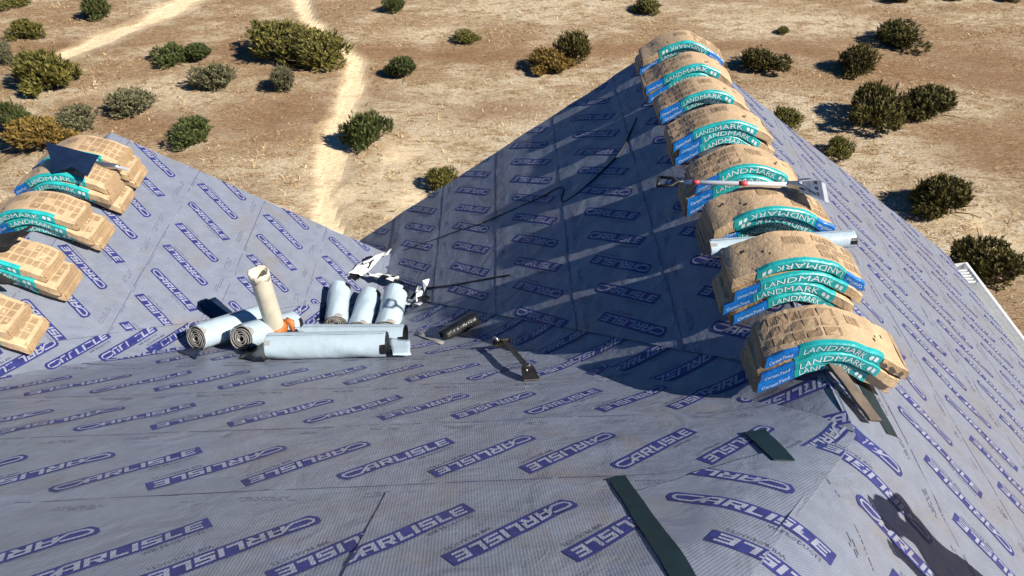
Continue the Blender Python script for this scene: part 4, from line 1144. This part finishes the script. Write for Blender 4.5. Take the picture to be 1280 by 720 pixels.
for k in range(3):
    b_ = -.075+.075*k; v, f = plate([(0, .012, 0), (.022, .020, -.006)], .004)
    mesh('blade_hole', [x+lc(e0+.095, 0, -.0235)+s*b_ for x in v], f, M_blackpl, root)
for sgn in (-1, 1):
    v, f = tube([lc(e0-.02, .014*sgn, .02), lc(e0+.10, .10*sgn, -.015)], .006, 6); mesh('brace', v, f, M_steel, root)
tag(root, 'roofing shovel with silver shaft, red bands and toothed steel head', 'shovel')

# ------------------------------------------------------------------ bare ridge board by the nearest stack
A = PE.hit(1062, 478)+PE.n*.02; B = PE.hit(1100, 543)+PE.n*.012
A = Vector((XR+.02, 3.06, ZR+.03)); B = Vector((XR+.17, 2.68, ZR-.065))
d, s, u = frame(B-A); L = (B-A).length; cc = (A+B)/2
s2 = Vector((1, .25, -.35)); s2 = (s2-d*s2.dot(d)).normalized(); u2 = s2.cross(d); u2 = u2 if u2.z > 0 else -u2
def pk(a, b, c): return d*a+s2*b+u2*c
V, F = [], []
for i in range(7):
    a = -L/2+L*i/6; w0 = .045+.004*math.sin(i*2.1)
    for b_, c_ in ((-w0, 0), (w0, 0), (w0, .022), (-w0, .022)): V.append(pk(a+(.012*b_/w0 if i == 6 else 0), b_, c_))
for i in range(6):
    for j in range(4): F.append((i*4+j, i*4+(j+1) % 4, i*4+4+(j+1) % 4, i*4+4+j))
F += [(3, 2, 1, 0), (24, 25, 26, 27)]
o = mesh('ridge_board', V, F, M_wood, None, loc=cc); tag(o, 'weathered brown board sticking out under the nearest bundle stack', 'board'); bevel_obj(o, .004)
o = strip_on(PE, ((1066, 473), (1076, 470), (1118, 549), (1104, 545)), .016, 'shadow_strip', M_strip, .003); own(o); o['label'] = 'narrow dark strip laid in as shadow along the ridge board'  # flat dark strip stands in for the shadow beside the board

# ------------------------------------------------------------------ things on the left ridge
# folded navy sheet: a tent of two leaves over the bundles
def tri_sheet(name, pts, faces, mat, label, cat, th=.004, smooth=False):
    org = sum((Vector(p) for p in pts), Vector())/len(pts)
    o = mesh(name, [Vector(p)-org for p in pts], faces, mat, None, smooth=smooth, loc=org)
    b = bmesh.new(); b.from_mesh(o.data); bmesh.ops.subdivide_edges(b, edges=b.edges[:], cuts=3, use_grid_fill=True)
    for v in b.verts: v.co += Vector((math.sin(v.co.y*30), math.sin(v.co.x*27), math.sin(v.co.x*31+v.co.y*23)))*.004
    b.to_mesh(o.data); b.free()
    m = o.modifiers.new('solid', 'SOLIDIFY'); m.thickness = th; tag(o, label, cat); return o
k1, k2, k3, k4, k5, k6 = place(58, 178, 6.28), place(124, 195, 6.10), place(109, 221, 5.92), place(90, 208, 6.02), place(67, 216, 6.0), place(84, 186, 6.25)
tri_sheet('folded_sheet', [k1, k2, k3, k4, k5], [(0, 1, 3), (1, 2, 3), (0, 3, 4)], M_navy, 'navy folded sheet of membrane propped like a tent on the bundles', 'membrane sheet', .006)
# grey hand tool
A = place(118, 203, 6.36); B = place(160, 212, 6.30); root = empty('hand_tool', (A+B)/2); d, s, u = frame(B-A); L = (B-A).length
V, F = [], []
for i, (a, w, t) in enumerate(((-.5, .03, .022), (-.2, .042, .028), (.1, .035, .026), (.25, .02, .018))):
    for k in range(10): w_ = 2*math.pi*k/10; V.append(d*(a*L)+s*(w*math.cos(w_))+u*(t*math.sin(w_)+.01*math.sin(a*5)))
for i in range(3):
    for k in range(10): F.append((i*10+k, i*10+(k+1) % 10, i*10+10+(k+1) % 10, i*10+10+k))
F += [tuple(range(10))[::-1], tuple(range(30, 40))]
mesh('handle', V, F, M_steel, root, smooth=True)
V = [d*(a*L)+s*b+u*c for a, b, c in ((.2, -.015, 0), (.5, -.02, -.004), (.52, .02, -.004), (.2, .015, 0))]
o = mesh('blade', V+[x+u*.012 for x in V], [(3, 2, 1, 0), (4, 5, 6, 7)]+[(i, (i+1) % 4, 4+(i+1) % 4, 4+i) for i in range(4)], M_silver, root)
tag(root, 'grey hand tool with a short bright blade lying on the bundles', 'hand tool')
# black jacket thrown over the left ridge
V, F = [], []; ns, nt_ = 22, 18
a0, a1_, b0, b1 = place(-70, 290, 4.92), place(50, 296, 4.90), place(-70, 385, 4.52), place(20, 358, 4.58)
org = place(-20, 330, 5.0)
for i in range(ns+1):
    for j in range(nt_+1):
        s_, t_ = i/ns, j/nt_
        p = (a0*(1-s_)+a1_*s_)*(1-t_)+(b0*(1-s_)+b1*s_)*t_
        wd = 1-.45*math.sin(math.pi*t_)**2*(s_**3)
        p = p.lerp(a0.lerp(b0, t_), (1-wd))
        z = .05*math.sin(7*s_+4*t_)+.035*math.sin(13*t_-5*s_)+.03*mnoise.noise(Vector((s_*5, t_*6, 2)))
        V.append(p+Vector((0, 0, .06+z))-org)
for i in range(ns):
    for j in range(nt_): o = i*(nt_+1)+j; F.append((o, o+1, o+nt_+2, o+nt_+1))
o = mesh('jacket', V, F, M_cloth, None, smooth=True, loc=org); m = o.modifiers.new('solid', 'SOLIDIFY'); m.thickness = .02
m = o.modifiers.new('sub', 'SUBSURF'); m.levels = 1; m.render_levels = 1
tag(o, 'rumpled black jacket thrown over the left ridge bundles', 'jacket')

# ------------------------------------------------------------------ person standing on the right slope, outside the picture; the shadow falls into it
def person(loc, rz, label):
    root = empty('person', loc, rz)
    N = {}; V = []; E = []; Rr = []
    def j(name, co, r, to=None):
        N[name] = len(V); V.append(co); Rr.append(r)
        if to is not None: E.append((N[to], N[name]))
    j('pelvis', (0, 0, .95), .145); j('spine', (0, .0, 1.14), .135, 'pelvis'); j('chest', (0, .01, 1.33), .155, 'spine'); j('upper', (0, 0, 1.45), .11, 'chest')
    j('neck', (0, .01, 1.53), .055, 'upper'); j('jaw', (0, .03, 1.60), .068, 'neck'); j('skull', (0, .02, 1.68), .088, 'jaw'); j('crown', (0, .01, 1.76), .060, 'skull')
    j('nose', (0, .115, 1.665), .014, 'skull')
    for sg, n in ((-1, 'l'), (1, 'r')):
        j(n+'sh', (sg*.17, 0, 1.44), .070, 'upper'); j(n+'el', (sg*.31, .14, 1.33), .050, n+'sh'); j(n+'wr', (sg*.16, .27, 1.50), .034, n+'el'); px_, py_, pz_ = sg*.12, .31, 1.555
        j(n+'pa', (px_, py_, pz_), .036, n+'wr')
        for f in range(4):
            b = (px_+(f-1.5)*.021, py_+.012, pz_+.045); ln = (.032, .038, .036, .028)[f]
            j(n+'f%da' % f, b, .0095, n+'pa'); j(n+'f%db' % f, (b[0], b[1]+.012, b[2]+ln), .0088, n+'f%da' % f); j(n+'f%dc' % f, (b[0], b[1]-.018, b[2]+ln*1.6), .0075, n+'f%db' % f)
        j(n+'t1', (px_-sg*.045, py_+.01, pz_+.02), .011, n+'pa'); j(n+'t2', (px_-sg*.058, py_+.0, pz_+.055), .0095, n+'t1')
        j(n+'hip', (sg*.10, 0, .90), .105, 'pelvis'); j(n+'kn', (sg*.14, .06, .50), .066, n+'hip'); j(n+'an', (sg*.16, -.01, .10), .046, n+'kn'); j(n+'to', (sg*.17, .15, .155), .040, n+'an')
    me = bpy.data.meshes.new('body'); me.from_pydata(V, E, [])
    m, nt, b = nodes('work_clothes'); tc = nt.nodes.new('ShaderNodeTexCoord'); sp = nt.nodes.new('ShaderNodeSeparateXYZ'); nt.links.new(tc.outputs['Object'], sp.inputs[0])
    hgt = math_n(nt, 'DIVIDE', sp.outputs[2], 2.0)
    r = nt.nodes.new('ShaderNodeValToRGB'); r.color_ramp.interpolation = 'CONSTANT'; el = r.color_ramp.elements
    for _ in range(2): el.new(.5)
    for e, (p_, c) in zip(el, ((0, (.05, .035, .025)), (.09, (.03, .04, .07)), (.48, (.10, .11, .12)), (.765, (.42, .26, .18)))): e.position = p_; e.color = (*c, 1)
    nt.links.new(hgt, r.inputs[0]); nt.links.new(r.outputs[0], b.inputs['Base Color']); b.inputs['Roughness'].default_value = .8
    me.materials.append(m)
    o = link('body', me, root); sk = o.modifiers.new('skin', 'SKIN'); sk.use_smooth_shade = True
    for i, rr in enumerate(Rr): me.skin_vertices[0].data[i].radius = (rr, rr)
    for d_ in me.skin_vertices[0].data: d_.use_root = False
    me.skin_vertices[0].data[0].use_root = True
    ss = o.modifiers.new('sub', 'SUBSURF'); ss.levels = 2; ss.render_levels = 2
    V, F = [], []; n = 20
    prof = [(.104, 1.70), (.106, 1.745), (.092, 1.79), (.055, 1.822), (.012, 1.832)]
    for rr, z in prof:
        for k in range(n): t = 2*math.pi*k/n; V.append((rr*math.cos(t), .015+rr*1.1*math.sin(t), z))
    for i in range(len(prof)-1):
        for k in range(n): F.append((i*n+k, i*n+(k+1) % n, (i+1)*n+(k+1) % n, (i+1)*n+k))
    F.append(tuple((len(prof)-1)*n+k for k in range(n)))
    c = mesh('cap', V, F, M_cloth, root, smooth=True)
    v = [(x, .11+y, 1.715+z) for x, y, z in ((-.085, -.02, 0), (-.06, .075, -.012), (0, .10, -.015), (.06, .075, -.012), (.085, -.02, 0))]
    pk_ = mesh('peak', v+[(x, y, z+.008) for x, y, z in v], [(4, 3, 2, 1, 0), (5, 6, 7, 8, 9)]+[(i, (i+1) % 5, 5+(i+1) % 5, 5+i) for i in range(5)], M_cloth, c)
    tag(root, label, 'person'); return root
PX, PY = 2.93, 1.52
person((PX, PY, ZR-QE*(PX-XR)+.03), math.pi/2, 'person in dark work clothes and a cap standing on the right slope')
